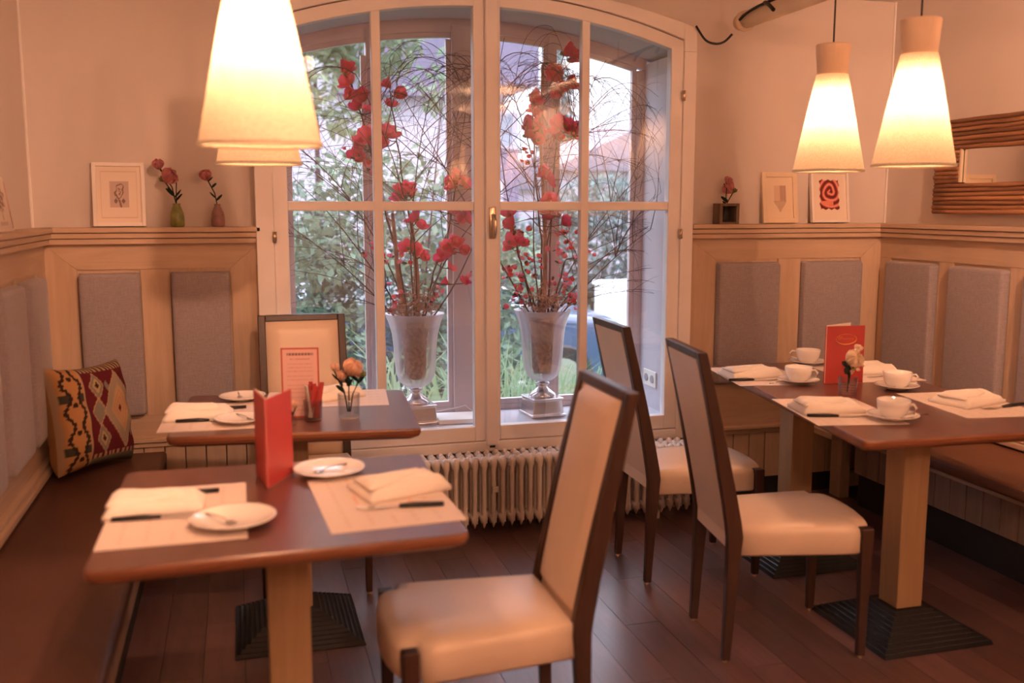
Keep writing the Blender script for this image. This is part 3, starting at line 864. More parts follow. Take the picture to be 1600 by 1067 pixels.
# --- cutlery
for key, mk, x, y, rz, l in (
    ('knife', mk_knife, -0.195, 2.272, 178, 'knife tucked along the front of the bench-side napkin on the nearest table'),
    ('fork', mk_fork, -0.165, 2.445, 4, 'fork behind the bench-side napkin on the nearest table'),
    ('fork', mk_fork, 0.350, 2.205, -8, 'black-handled fork in front of the napkin on the chair side of the nearest table'),
    ('knife', mk_knife, -0.115, 3.300, 178, 'knife in front of the napkin on the table by the window chair'),
    ('fork', mk_fork, -0.090, 3.475, 4, 'fork behind the napkin on the table by the window chair'),
    ('knife', mk_knife, 1.925, 2.795, 165, 'knife in front of the napkin before the front chair at the long table'),
    ('fork', mk_fork, 1.965, 3.015, -160, 'fork behind the napkin before the front chair at the long table'),
    ('knife', mk_knife, 2.00, 3.488, 172, 'knife in front of the napkin before the window-end chair'),
    ('fork', mk_fork, 2.58, 2.768, 8, 'fork in front of the napkin on the bench side of the long right table'),
    ('knife', mk_knife, 2.60, 3.44, 10, 'knife beside the napkin right of the red menu')):
    put(key, mk, l, (x, y, MZ), D(rz), GK)
# --- saucers, cups, spoons
def side_plate(): return mk_saucer('saucer', 0.088)
for key, mk, x, y, l in (
    ('plate', side_plate, -0.031, 2.190, 'white saucer with a spoon, bench side of the nearest table'),
    ('plate', side_plate, 0.213, 2.548, 'white saucer with a spoon, window side of the nearest table'),
    ('saucer', mk_saucer, -0.002, 3.640, 'white saucer at the far edge of the table by the window chair'),
    ('saucer', mk_saucer, -0.012, 3.255, 'white saucer left of the red menu, on the table by the window chair'),
    ('saucer', mk_saucer, 2.083, 2.712, 'white saucer under the nearest cup on the long right table'),
    ('saucer', mk_saucer, 2.449, 3.175, 'white saucer under the cup on the bench side, front of the long table'),
    ('saucer', mk_saucer, 2.150, 3.392, 'white saucer under the cup just left of the red menu'),
    ('saucer', mk_saucer, 2.450, 3.795, 'white saucer under the furthest cup behind the red menu')):
    put(key, mk, l, (x, y, MZ), 0, GS, (1.07, 1.07, 1))
for x, y, rz, l in (
    (2.083, 2.712, -60, 'white coffee cup nearest the front corner of the long right table'),
    (2.449, 3.175, -30, 'white coffee cup on the bench side, front of the long table'),
    (2.150, 3.392, -50, 'white coffee cup just left of the red menu on the long table'),
    (2.450, 3.795, 150, 'furthest white coffee cup, left behind the red menu')):
    put('cup', mk_cup, l, (x, y, MZ + 0.0056), D(rz), GC, (1.16, 1.16, 1.12))
for x, y, rz, l in (
    (-0.035, 2.165, 128, 'teaspoon on the bench-side saucer of the nearest table'),
    (0.185, 2.535, 35, 'teaspoon on the window-side saucer of the nearest table'),
    (0.020, 3.250, 120, 'teaspoon on the saucer left of the red menu'),
    (-0.01, 3.64, 95, 'teaspoon on the saucer at the far edge of the window-chair table'),
    (2.118, 2.665, 20, 'teaspoon on the nearest saucer of the long right table'),
    (2.395, 3.145, 10, 'teaspoon on the bench-side saucer of the long right table'),
    (2.092, 3.368, -170, 'teaspoon on the saucer left of the red menu on the long table')):
    put('spoon', mk_spoon, l, (x, y, MZ + 0.0085), D(rz), 'teaspoons', (0.8, 0.8, 0.8))

# ------------------------------------------------------------------ menus and leaflet
def leafbox(w, h, t=0.0025):
    return MB().box(0, w, -t / 2, t / 2, 0, h)
def menu(label, loc, a1, a2, w, h, logo=False):
    t = thing('menu', label, 'menu', loc)
    for a, nm, first in ((a1, 'cover', True), (a2, 'cover', False)):
        o = leafbox(w, h).obj(nm, T['red'], t, bevel=0.0008); o.rotation_euler = (0, 0, a)
        p = MB().box(0.002, w - 0.006, -0.0006, 0.0006, 0.004, h + (0.004 if not first else -0.004)).obj('page', T['paper'], t)
        p.rotation_euler = (0, 0, a); s = 0.0028
        nrm = Vector((-math.sin(a), math.cos(a), 0)); oth = a2 if first else a1
        sgn = 1 if nrm.dot(Vector((math.cos(oth), math.sin(oth), 0))) > 0 else -1
        p.location = nrm * s * sgn
    return t
menu('standing red menu on the nearest table, folded open with its spine forward', (0.051, 2.447, MZ), math.radians(62), math.radians(99), 0.150, 0.228)
m2 = menu('upright red menu with a gold oval emblem on the long right table', (2.235, 3.345, MZ), math.radians(-4), math.radians(22), 0.172, 0.232, True)
gold = plain('gold_print', (0.72, 0.34, 0.10), 0.35, var=0.1)
lg = MB()
def ell(t0, t1, rx, ry, n=28): return [(0.090 + rx * math.cos(t0 + (t1 - t0) * k / n), -0.0026, 0.178 + ry * math.sin(t0 + (t1 - t0) * k / n)) for k in range(n + 1)]
lg.tube(ell(PI * 0.95, PI * 2.25, 0.045, 0.021), [0.0006 + 0.0022 * math.sin(PI * k / 28) for k in range(29)], 5)
lg.tube(ell(PI * 0.30, PI * 0.90, 0.045, 0.021), 0.0006, 5)
scr = [(-0.034, 0.002), (-0.031, 0.014), (-0.027, 0.013), (-0.026, 0.001), (-0.021, 0.013), (-0.017, 0.012), (-0.016, 0.001), (-0.010, 0.006), (-0.006, 0.001), (-0.002, 0.006), (0.002, 0.001), (0.006, 0.006), (0.009, 0.000), (0.013, 0.006), (0.017, 0.000), (0.021, 0.006), (0.026, 0.001), (0.033, 0.005)]
lg.tube([(0.090 + x, -0.0026, 0.176 + z) for x, z in scr], 0.0009, 5)
lo = lg.obj('emblem', gold, m2); lo.rotation_euler = (0, 0, math.radians(-4)); lo['label'] = 'gold oval emblem with a script line inside'

lf = thing('leaflet_holder', 'upright leaflet with red border and printed lines on the table by the window chair', 'leaflet', (0.187, 3.270, MZ), math.radians(-9))
def leafprint(u, v):
    if u < 0.05 or u > 0.96 or v > 0.975 or v < 0.03: return (0.46, 0.09, 0.06)
    r = (0.74, 0.47, 0.43)
    if 0.895 < v < 0.925 and 0.16 < u < 0.86 and math.sin(u * 150) > -0.6: return (0.20, 0.12, 0.10)
    if 0.83 < v < 0.85 and 0.24 < u < 0.76 and math.sin(u * 130) > -0.3: return (0.42, 0.24, 0.20)
    for q in (0.77, 0.72, 0.67, 0.60, 0.55, 0.47, 0.42, 0.37, 0.30, 0.25, 0.18, 0.12):
        if abs(v - q) < 0.008 and 0.15 < u < 0.85 and math.sin(u * 170 + q * 90) > -0.2: return (0.55, 0.33, 0.29)
    return r
painted_grid(0.124, 0.238, 60, 116, leafprint, -0.003).obj('printed_sheet', T['print'], lf)
MB().box(-0.062, 0.062, -0.0025, 0.0005, 0, 0.238).obj('board', T['red'], lf)
MB().box(-0.045, 0.045, -0.03, 0.03, 0, 0.003).obj('foot', T['tumbler'], lf)

# ------------------------------------------------------------------ flowers
def petal(L, W, curl=0.5, cup=0.35, n=6, m=3):
    b = MB()
    for i in range(n + 1):
        t = i / n; w = W * 0.5 * math.sin(PI * (0.07 + 0.88 * t)) ** 0.6
        w = max(w, 0.0006)
        x = L * math.sin(t * (PI / 2 + curl)) / math.sin(PI / 2 + 0.0); z = L * 0.55 * (1 - math.cos(t * (PI / 2 + curl) * 0.8))
        x = L * t * math.cos(curl * t); z = L * t * math.sin(curl * t)
        for j in range(-m, m + 1):
            s = j / m
            b.v.append((x, s * w, z + cup * w * s * s))
    k = 2 * m + 1
    for i in range(n):
        for j in range(k - 1):
            a = i * k + j; b.f.append((a, a + 1, a + k + 1, a + k))
    return b
def bloom(r, rings, seed=0):
    rnd = random.Random(seed); B = MB()
    for (cnt, L, W, tilt, curl, cup, zo) in rings:
        a0 = rnd.random() * 6
        for k in range(cnt):
            p = petal(L * r * rnd.uniform(0.9, 1.1), W * r * rnd.uniform(0.9, 1.1), curl, cup)
            M_ = Matrix.Translation((0, 0, zo * r)) @ Matrix.Rotation(a0 + 2 * PI * k / cnt + rnd.uniform(-0.15, 0.15), 4, 'Z') @ Matrix.Rotation(-tilt + rnd.uniform(-0.15, 0.15), 4, 'Y')
            p.xf(M_); B.add(p.v, p.f)
    return B
open_mesh = [bloom(1, [(5, 1.15, 0.98, 0.15 + 0.2 * s, 0.5, 0.5, 0), (3, 0.6, 0.8, 1.0, 0.3, 0.8, 0.05)], s) for s in range(3)]
cup_mesh = bloom(1, [(4, 1.2, 0.95, 0.75, 0.1, 0.7, 0), (3, 0.95, 0.8, 1.2, 0.0, 0.9, 0.05)], 9)
rose_mesh = bloom(1.45, [(6, 1.0, 1.25, 0.75, 0.6, 0.7, 0), (5, 0.85, 1.1, 1.05, 0.45, 0.8, 0.12), (4, 0.7, 0.9, 1.3, 0.3, 0.9, 0.2), (3, 0.5, 0.6, 1.45, 0.15, 1.0, 0.3)], 4)
small_mesh = bloom(1, [(5, 1.0, 1.3, 0.5, 0.3, 0.6, 0)], 5)
def mesh_of(B, name, mat): return B.mesh(name, mat, True)
MR = [mesh_of(m_, 'blossom_red', T['petal']) for m_ in open_mesh] + [mesh_of(m_, 'blossom_coral', T['coral']) for m_ in open_mesh] + [mesh_of(cup_mesh, 'blossom_cup', T['coral']), mesh_of(cup_mesh, 'blossom_cup', T['petal'])]
MP = mesh_of(small_mesh, 'pink_blossom', T['pink']); MC = mesh_of(small_mesh, 'coral_blossom', T['coral'])
MRose = mesh_of(rose_mesh, 'rose_head', T['rosepink']); MPeach = mesh_of(rose_mesh, 'rose_head', T['peach'])
def leafmesh(L=1, W=0.5): return petal(L, W, 0.3, 0.5)
MLeaf = mesh_of(leafmesh(1, 0.62), 'leaf', T['leaf']); MCal = mesh_of(bloom(1, [(5, 0.8, 0.4, 0.9, 0.3, 0.4, -0.1)], 2), 'calyx', T['calyx'])

def rose_stem(t, base, head, r, mesh, leaves=((0.5, 0.03, 0.4), (0.65, 0.03, 2.6)), face=(0.0, 0.0)):
    base, head = Vector(base), Vector(head)
    mid = (base + head) / 2 + Vector(((head.x - base.x) * -0.25, 0, 0.0))
    pts = [base, mid, head]
    s = MB().tube([base, base.lerp(mid, 0.5), mid, mid.lerp(head, 0.6), head], 0.0022, 6).obj('stem', T['leaf'], t, smooth=True)
    share(mesh, 'flower_head', head, t, (face[0], face[1], random.uniform(0, 6)), (r, r, r))
    share(MCal, 'calyx', head, t, (face[0], face[1], 0), (r * 0.9,) * 3)
    for f, L, a in leaves:
        p = base.lerp(mid, f * 2) if f < 0.5 else mid.lerp(head, (f - 0.5) * 2)
        share(MLeaf, 'leaf', p, t, (0.3, -0.5, a), (L,) * 3)

# --- ledge pieces, left
LZ = 1.3655
v = thing('rosebud_vase', 'small green bottle vase with drooping dusty pink roses on the left ledge', 'vase', (-0.232, 4.235, LZ))
MB().lathe([(0.022, 0), (0.027, 0.004), (0.028, 0.03), (0.026, 0.055), (0.019, 0.078), (0.014, 0.088), (0.016, 0.096), (0.013, 0.096)], 24).obj('bottle', plain('green_glaze', (0.20, 0.22, 0.06), 0.3, var=0.4, vs=40), v, smooth=True)
rose_stem(v, (0, 0, 0.09), (-0.042, -0.01, 0.185), 0.038, MRose, ((0.35, 0.045, 3.3), (0.3, 0.045, -0.4), (0.15, 0.03, 0.2), (0.45, 0.04, 2.7)), (0.4, -0.9))
rose_stem(v, (0, 0, 0.09), (-0.058, -0.005, 0.235), 0.026, MRose, ((0.8, 0.03, 0.8), (0.9, 0.025, 2.4)), (0.3, -0.7))
rose_stem(v, (0, 0, 0.09), (0.004, -0.01, 0.185), 0.006, MCal, ((0.2, 0.035, 0.0),))
v = thing('rosebud_vase', 'small mauve bottle vase with a single pink rosebud on the left ledge', 'vase', (-0.072, 4.235, LZ))
MB().lathe([(0.021, 0), (0.0265, 0.004), (0.028, 0.028), (0.025, 0.055), (0.017, 0.075), (0.012, 0.086), (0.0135, 0.094), (0.011, 0.094)], 24).obj('bottle', plain('mauve_glaze', (0.26, 0.14, 0.13), 0.4, var=0.3, vs=30), v, smooth=True)
rose_stem(v, (0, 0, 0.085), (-0.034, -0.01, 0.190), 0.028, MRose, ((0.2, 0.035, 0.2), (0.3, 0.035, 3.0), (0.7, 0.028, 0.5), (0.95, 0.03, 3.1), (0.95, 0.026, 0.0)), (0.3, -0.5))

def frame_box(w, h, bw, depth):
    b = MB()
    b.box(-w / 2, -w / 2 + bw, -depth, 0, 0, h); b.box(w / 2 - bw, w / 2, -depth, 0, 0, h)
    b.box(-w / 2 + bw, w / 2 - bw, -depth, 0, 0, bw); b.box(-w / 2 + bw, w / 2 - bw, -depth, 0, h - bw, h)
    return b
def sketch_rose(ink, ground, paper, u0, u1, v0, v1):
    def fn(u, v):
        if not (u0 < u < u1 and v0 < v < v1): return paper
        x = (u - (u0 + u1) / 2) / (u1 - u0) * 2; y = (v - (v0 + v1) / 2) / (v1 - v0) * 2 - 0.25
        r = math.hypot(x * 1.05, y); a = math.atan2(y, x)
        if r < 0.62:
            q = r * 9 + 0.9 * math.sin(a * 2 + r * 5) + 0.5 * math.sin(a * 5)
            return ink if math.sin(q * 1.9) > 0.35 else ground
        if abs(x - 0.12 * math.sin(y * 4)) < 0.10 and y < 0: return ink
        if y < -0.45 and abs(abs(x) - 0.4) + abs(y + 0.75) < 0.22: return ink
        return ground if (math.sin(x * 37) * math.sin(y * 31) < 0.7) else tuple(0.7 * c + 0.3 * i for c, i in zip(ground, ink))
    return fn
def picture(label, loc, w, h, bw, depth, fmat, fn, tilt=-7, rz=0.0, name='picture_frame'):
    t = thing(name, label, 'picture', loc, rz)
    t.rotation_euler = (math.radians(tilt), 0, rz)
    frame_box(w, h, bw, depth).obj('frame', fmat, t, bevel=0.0015)
    g = painted_grid(w - 2 * bw + 0.002, h - 2 * bw + 0.002, 76, 100, fn, -depth * 0.5)
    g.v = [(x, y, z + bw - 0.001) for x, y, z in g.v]
    g.obj('print', T['print'], t)
    MB().box(-w / 2 + 0.004, w / 2 - 0.004, -depth * 0.45, -0.001, 0.004, h - 0.004).obj('backing', T['paper'], t)
    return t
pap = (0.82, 0.72, 0.62)
def matborder(fn):
    def g(u, v):
        if abs(max(abs(u - 0.5) * 1.04, abs(v - 0.5)) - 0.405) < 0.006: return (0.68, 0.56, 0.46)
        return fn(u, v)
    return g
picture('white framed ink sketch of a rose leaning on the left ledge', (-0.453, 4.262, LZ + 0.002), 0.200, 0.258, 0.015, 0.018, T['white'], matborder(sketch_rose((0.22, 0.15, 0.13), (0.60, 0.47, 0.42), pap, 0.30, 0.72, 0.27, 0.74)), -7)
def card_a(u, v):
    if u < 0.04 or u > 0.96 or v < 0.04 or v > 0.97: return (0.84, 0.76, 0.68)
    x = u - 0.48; y = v - 0.62
    if math.hypot(x, y * 1.3) < 0.30 + 0.05 * math.sin(9 * math.atan2(y, x)): 
        return (0.25, 0.18, 0.15) if math.sin(x * 30 + y * 21) * math.sin(y * 26 - x * 9) > 0.05 else (0.62, 0.48, 0.40)
    if abs(x - 0.08 * (0.5 - v)) < 0.018 and 0.2 < v < 0.4: return (0.35, 0.25, 0.2)
    if 0.10 < v < 0.18 and 0.2 < u < 0.75 and math.sin(u * 60 + v * 200) > 0: return (0.45, 0.35, 0.30)
    return (0.82, 0.72, 0.64)
def card_b(u, v):
    if u < 0.05 or u > 0.95 or v < 0.03 or v > 0.97: return (0.84, 0.68, 0.58)
    if v < 0.62 - 0.25 * abs(math.sin(u * 9)) and u + 0.35 * math.sin(v * 8) > 0.45: return (0.10, 0.012, 0.02)
    return (0.62, 0.16, 0.16) if math.sin(u * 7 + v * 11) < 0.75 else (0.74, 0.32, 0.26)
t = thing('art_card', 'crimson and pink art card leaning at the corner of the left ledge', 'card', (-0.755, 3.735, LZ + 0.001)); t.rotation_euler = (math.radians(-8), 0, PI / 2 + 0.05)
painted_grid(0.15, 0.178, 60, 70, card_b, -0.003).obj('print', T['print'], t); MB().box(-0.075, 0.075, -0.0025, 0.0, 0, 0.178).obj('board', T['paper'], t)
t = thing('art_card', 'pale art card with a grey bloom at the left end of the left ledge', 'card', (-0.738, 3.585, LZ + 0.001)); t.rotation_euler = (math.radians(-8), 0, PI / 2 - 0.05)
painted_grid(0.17, 0.182, 60, 70, card_a, -0.003).obj('print', T['print'], t); MB().box(-0.085, 0.085, -0.0025, 0.0, 0, 0.182).obj('board', T['paper'], t)

# --- ledge pieces, right
t = thing('block_vase', 'little dark wooden block with a glass bulb and pink roses on the right ledge', 'vase', (2.262, 4.246, LZ), math.radians(0))
gw = wood('grey_wood', (0.22, 0.15, 0.10), (0.10, 0.07, 0.05), 'Z', 0.6)
b = MB(); b.box(-0.052, -0.036, -0.036, 0.036, 0, 0.098); b.box(0.036, 0.052, -0.036, 0.036, 0, 0.098)
b.box(-0.036, 0.036, -0.036, 0.036, 0, 0.010); b.box(-0.036, 0.036, -0.036, 0.036, 0.085, 0.098)
b.obj('block', gw, t, bevel=0.002)
MB().box(-0.036, 0.036, 0.030, 0.0355, 0.010, 0.085).obj('back_panel', T['dark'], t)
MB().lathe([(0.010, 0), (0.020, 0.010), (0.023, 0.026), (0.016, 0.044), (0.008, 0.058), (0.008, 0.074)], 20, (-0.008, -0.008, 0.0101), cap1=False).obj('glass_bulb', T['tumbler'], t, smooth=True)
rose_stem(t, (-0.008, -0.008, 0.06), (0.026, -0.014, 0.150), 0.036, MRose, ((0.45, 0.035, 3.4), (0.3, 0.03, 3.0)), (0.7, 0.5))
rose_stem(t, (-0.008, -0.008, 0.06), (-0.006, -0.01, 0.190), 0.022, MRose, ((0.35, 0.035, 3.2), (0.9, 0.025, 0.5), (0.9, 0.02, 2.5)), (0.3, -0.2))
def house(u, v):
    if 0.30 < u < 0.52 and 0.42 < v < 0.80: return (0.70, 0.52, 0.38)
    if 0.52 <= u < 0.74 and 0.42 < v < 0.80: return (0.52, 0.36, 0.28) if math.sin(u * 160) < 0.5 else (0.40, 0.26, 0.2)
    if v <= 0.42 and v > 0.15 and abs(u - 0.52) < (v - 0.14) * 0.9 and math.sin(u * 110) * math.sin(v * 130) > -0.1: return (0.42, 0.28, 0.2)
    return (0.80, 0.66, 0.50)
picture('cream framed pale sketch leaning on the right ledge, left of the red rose print', (2.565, 4.266, LZ + 0.002), 0.192, 0.248, 0.024, 0.016, T['creamframe'], house, -8)
def redrose(u, v):
    if not (0.22 < u + 0.015 * math.sin(v * 40) < 0.78 and 0.24 < v + 0.012 * math.sin(u * 37) < 0.86): return pap
    x = (u - 0.52) * 3.2; y = (v - 0.62) * 3.6; r = math.hypot(x, y); a = math.atan2(y, x)
    if v < 0.42 and abs(u - 0.45) < 0.16 and abs(v - 0.37) < 0.045: return (0.78, 0.26, 0.18)
    q = math.sin(r * 13 - a * 1.0 + 0.6 * math.sin(3 * a))
    return (0.16, 0.02, 0.02) if q > 0.1 else ((0.60, 0.14, 0.10) if q > -0.7 else (0.78, 0.34, 0.26))
picture('white box-framed print of a deep red rose on the right ledge', (2.842, 4.266, LZ + 0.002), 0.212, 0.256, 0.012, 0.022, T['white'], redrose, -8)

# ------------------------------------------------------------------ mirror with stick frame on the right wall
t = thing('stick_mirror', 'wide wall mirror framed with brown sticks above the right ledge', 'mirror', (3.19, 3.25, 1.415))
t.rotation_euler = (0, 0, -PI / 2)          # local X runs toward the camera along the wall, local -Y into the room
stick = wood('split_stick', (0.40, 0.20, 0.10), (0.13, 0.055, 0.03), 'X', 0.6, rnd=0.3)
W_ = 1.27
def stick_mesh(L, sd):
    rnd = random.Random(sd); pts = []; rr = []
    for k in range(13):
        pts.append((L * k / 12, rnd.uniform(-0.002, 0.002), rnd.uniform(-0.0015, 0.0015))); rr.append(0.0102 + rnd.uniform(-0.0012, 0.0012))
    return MB().tube(pts, rr, 8).mesh('stick', stick, True)
SM = [stick_mesh(W_, k) for k in range(4)]; SS = [stick_mesh(0.155, k) for k in range(3)]
x0 = -0.637
for k in range(7):
    share(SM[k % 4], 'stick', (x0 + random.uniform(-0.004, 0.003), -0.045, 0.010 + k * 0.0195), t)
    share(SM[(k + 1) % 4], 'stick', (x0 + random.uniform(-0.004, 0.003), -0.045, 0.297 + k * 0.0195), t)
for k in range(8):
    share(SS[k % 3], 'stick', (x0 + random.uniform(-0.003, 0.003), -0.045, 0.010 + 0.0195 * 7 + k * 0.0188), t)
    share(SS[(k + 1) % 3], 'stick', (x0 + W_ - 0.155, -0.045, 0.010 + 0.0195 * 7 + k * 0.0188), t)
mm, nt_, bb_ = new_mat('mirror_silver'); bb_.inputs['Metallic'].default_value = 1; bb_.inputs['Roughness'].default_value = 0.02; bb_.inputs['Base Color'].default_value = (0.86, 0.84, 0.82, 1)
MB().box(x0 + 0.14, x0 + W_ - 0.14, -0.034, -0.030, 0.13, 0.31).obj('mirror_glass', mm, t)
MB().box(x0 + 0.02, x0 + W_ - 0.02, -0.0295, -0.001, 0.02, 0.415).obj('backing', T['oakx'], t)
MB().box(x0 + 0.158, x0 + 0.168, -0.050, -0.036, 0.142, 0.292).obj('inner_lath', T['creamframe'], t)

# ------------------------------------------------------------------ glasses and flowers on the tables
def tumbler(t, r=0.036, h=0.085, wall=True):
    MB().lathe([(r * 0.9, 0), (r, 0.004), (r * 1.03, h), (r * 0.96, h), (r * 0.93, 0.010), (0.001, 0.009)], 28, cap1=False).obj('glass', T['tumbler'], t, smooth=True)
t = thing('flower_glass', 'clear tumbler with peach roses on the table by the window chair', 'vase', (0.342, 3.235, MZ))
tumbler(t, 0.036, 0.082)
rose_stem(t, (0.0, 0, 0.02), (0.0, -0.012, 0.145), 0.036, MPeach, ((0.7, 0.04, 1.8), (0.7, 0.04, -1.2)), (0.5, -0.2))
rose_stem(t, (0.004, 0, 0.02), (0.040, -0.005, 0.137), 0.036, MPeach, ((0.8, 0.035, 0.2), (0.85, 0.04, 3.4)), (0.4, 0.6))
rose_stem(t, (-0.004, 0, 0.02), (-0.045, 0, 0.158), 0.017, MPeach, ((0.75, 0.035, 3.0),), (0.1, -0.2))
rose_stem(t, (-0.004, 0.003, 0.02), (-0.030, 0.01, 0.125), 0.022, MPeach, ((0.6, 0.04, 3.6), (0.8, 0.03, 2.0)), (0.1, -0.4))
t = thing('sachet_glass', 'glass packed with red sugar sachets behind the nearest red menu', 'glass', (0.222, 3.215, MZ))
tumbler(t, 0.030, 0.070)
rnd = random.Random(5)
for k in range(11):
    a = rnd.uniform(0, 6.28); rr = rnd.uniform(0.004, 0.018)
    s_ = MB().box(-0.0075, 0.0075, -0.0018, 0.0018, 0, 0.105 + rnd.uniform(-0.01, 0.015)).obj('sachet', T['red'] if k % 4 else T['paper'], t, bevel=0.001)
    s_.location = (rr * math.cos(a), rr * math.sin(a), 0.013); s_.rotation_euler = (0.22 * math.sin(a) * -1 * rr / 0.018, 0.22 * math.cos(a) * rr / 0.018, rnd.uniform(0, 3))
t = thing('tealight_vase', 'tiny vase with a yellow bud beside the sachet glass', 'vase', (0.150, 3.170, MZ))
MB().lathe([(0.013, 0), (0.017, 0.006), (0.015, 0.026), (0.010, 0.034), (0.011, 0.038)], 18, cap1=False).obj('glass', T['tumbler'], t, smooth=True)
rose_stem(t, (0, 0, 0.01), (0.012, -0.004, 0.055), 0.017, MPeach, ((0.6, 0.025, 3.2), (0.5, 0.02, 4.4)), (0.3, 0.2))
t = thing('flower_glass', 'ribbed glass with white lisianthus in front of the red menu on the long table', 'vase', (2.165, 3.085, MZ))
MB().lathe([(0.027, 0), (0.031, 0.004), (0.034, 0.078), (0.0325, 0.078), (0.029, 0.008), (0.001, 0.007)], 36, cap1=False, flute=18, fa=0.03).obj('glass', T['tumbler'], t, smooth=True)
for k in range(7):
    MB().lathe([(0.0322 + 0.0005 * k, 0.0), (0.0335 + 0.0005 * k, 0.002), (0.0322 + 0.0005 * k, 0.004)], 32, (0, 0, 0.010 + k * 0.0095), cap0=False, cap1=False).obj('rib', T['tumbler'], t, smooth=True)
white_p = leafmat('ivory_petal', (0.92, 0.82, 0.68), (0.86, 0.70, 0.52), 20, 0.6)
MIv = rose_mesh.mesh('ivory_head', white_p, True); MIs = small_mesh.mesh('small_ivory', white_p, True)
rose_stem(t, (0, 0, 0.02), (-0.020, -0.02, 0.135), 0.038, MIv, ((0.8, 0.04, 3.6), (0.7, 0.04, 1.2)), (1.0, -0.2))
rose_stem(t, (0, 0, 0.02), (0.028, -0.005, 0.170), 0.018, MIv, ((0.6, 0.04, 0.4), (0.8, 0.03, -0.6)), (0.1, 0.5))
for k in range(9):
    share(MIs, 'filler_blossom', (0.022 + rnd.uniform(-0.018, 0.022), rnd.uniform(-0.02, 0.015), 0.085 + rnd.uniform(0, 0.045)), t, (rnd.uniform(-1, 1), rnd.uniform(-1, 1), 0), (0.012,) * 3)
for k in range(6):
    share(MLeaf, 'leaf', (-0.01 + rnd.uniform(-0.015, 0.015), rnd.uniform(-0.015, 0.01), 0.08 + 0.01 * k), t, (rnd.uniform(-0.4, 0.4), -0.7, rnd.uniform(0, 6)), (0.032,) * 3)

# ------------------------------------------------------------------ kilim cushion on the left bench
OCH = (0.40, 0.21, 0.085); DRK = (0.035, 0.022, 0.02); WINE = (0.10, 0.014, 0.020); GRN = (0.15, 0.14, 0.09); TAN = (0.36, 0.25, 0.15); SAG = (0.19, 0.18, 0.14)
def kilim(u, v):
    if u < 0.30:
        if u < 0.022 or abs(u - 0.285) < 0.012: return TAN
        vv = (v * 4) % 1; w = abs(u - 0.155) / 0.13
        if math.hypot((u - 0.155) * 9, (vv - 0.5) * 3.2) < 0.28: return DRK
        if abs(w - 0.55 - 0.2 * math.sin(vv * PI * 2)) < 0.14 + 0.05 * math.sin(v * 140): return DRK
        if 0.36 < (v * 2.1) % 1 < 0.52 and w > 0.3: return (0.05, 0.05, 0.035)
        return OCH if v < 0.3 or v > 0.75 else (0.42, 0.22, 0.09)
    if v > 0.93: return TAN if math.sin(u * 120) > -0.3 else DRK
    if v < 0.10: return GRN
    if v < 0.135: return TAN if math.sin(u * 100) > 0 else WINE
    x = u - 0.74; y = v - 0.53
    d = abs(x) / 0.25 + abs(y) / 0.40
    if d < 0.10: return WINE
    if d < 0.55: return (0.40, 0.27, 0.16) if (math.sin(d * 40) > -0.2) else (0.42, 0.20, 0.10)
    if d < 0.62: return TAN
    if d < 0.92: return (0.27, 0.22, 0.16)
    if d < 0.98: return TAN
    for hx, hy in ((-0.29, 0.25), (-0.29, -0.25)):
        dx, dy = x - hx, y - hy; e = abs(dx) / 0.11 + abs(dy) / 0.15
        if e < 0.28: return DRK
        if e < 0.55: return (0.40, 0.28, 0.14)
        if e < 0.85 : return SAG
        if e < 0.97: return TAN
    e = abs(x + 0.30) / 0.10 + abs(y) / 0.14
    if e < 0.8: return SAG
    if e < 0.97: return TAN
    if abs(x + y * 0.6) < 0.03 and d < 1.3: return SAG
    return WINE
cu = thing('kilim_cushion', 'square kilim cushion with red and ochre pattern in the corner of the left bench', 'cushion', (-0.615, 3.985, 0.437))
def pillow_side(sgn, fn, S=0.41, T_=0.085, n=90):
    b = MB(); b.c = []
    for j in range(n + 1):
        for i in range(n + 1):
            u = i / n; v = j / n; a = 2 * u - 1; c = 2 * v - 1
            pin = 1 - 0.10 * (1 - a * a) * abs(c) ** 3 ; pin2 = 1 - 0.10 * (1 - c * c) * abs(a) ** 3
            th = T_ * (max(0, 1 - a ** 4) * max(0, 1 - c ** 4)) ** 0.42
            wr = 0.004 * math.sin(a * 9 + c * 5) * (1 - a * a) + 0.006 * math.sin(c * 11 - a * 4) * abs(a) * (1 - c * c)
            b.v.append((a * S / 2 * pin2, sgn * -(th + wr * (1 if th > 0.004 else 0)), S / 2 + c * S / 2 * pin)); b.c.append(fn(u, v))
    for j in range(n):
        for i in range(n):
            k = j * (n + 1) + i; b.f.append((k, k + 1, k + n + 2, k + n + 1) if sgn > 0 else (k, k + n + 1, k + n + 2, k + 1))
    return b
def backcol(u, v): return (0.36, 0.20, 0.09)
pillow_side(1, kilim).obj('front_cover', T['kilim'], cu, smooth=True)
pillow_side(-1, backcol, n=40).obj('back_cover', T['kilim'], cu, smooth=True)
cu.rotation_euler = (math.radians(-10), math.radians(3), math.radians(54))
cu.location = (-0.555, 3.945, 0.448); cu.scale = (0.92, 1, 1)

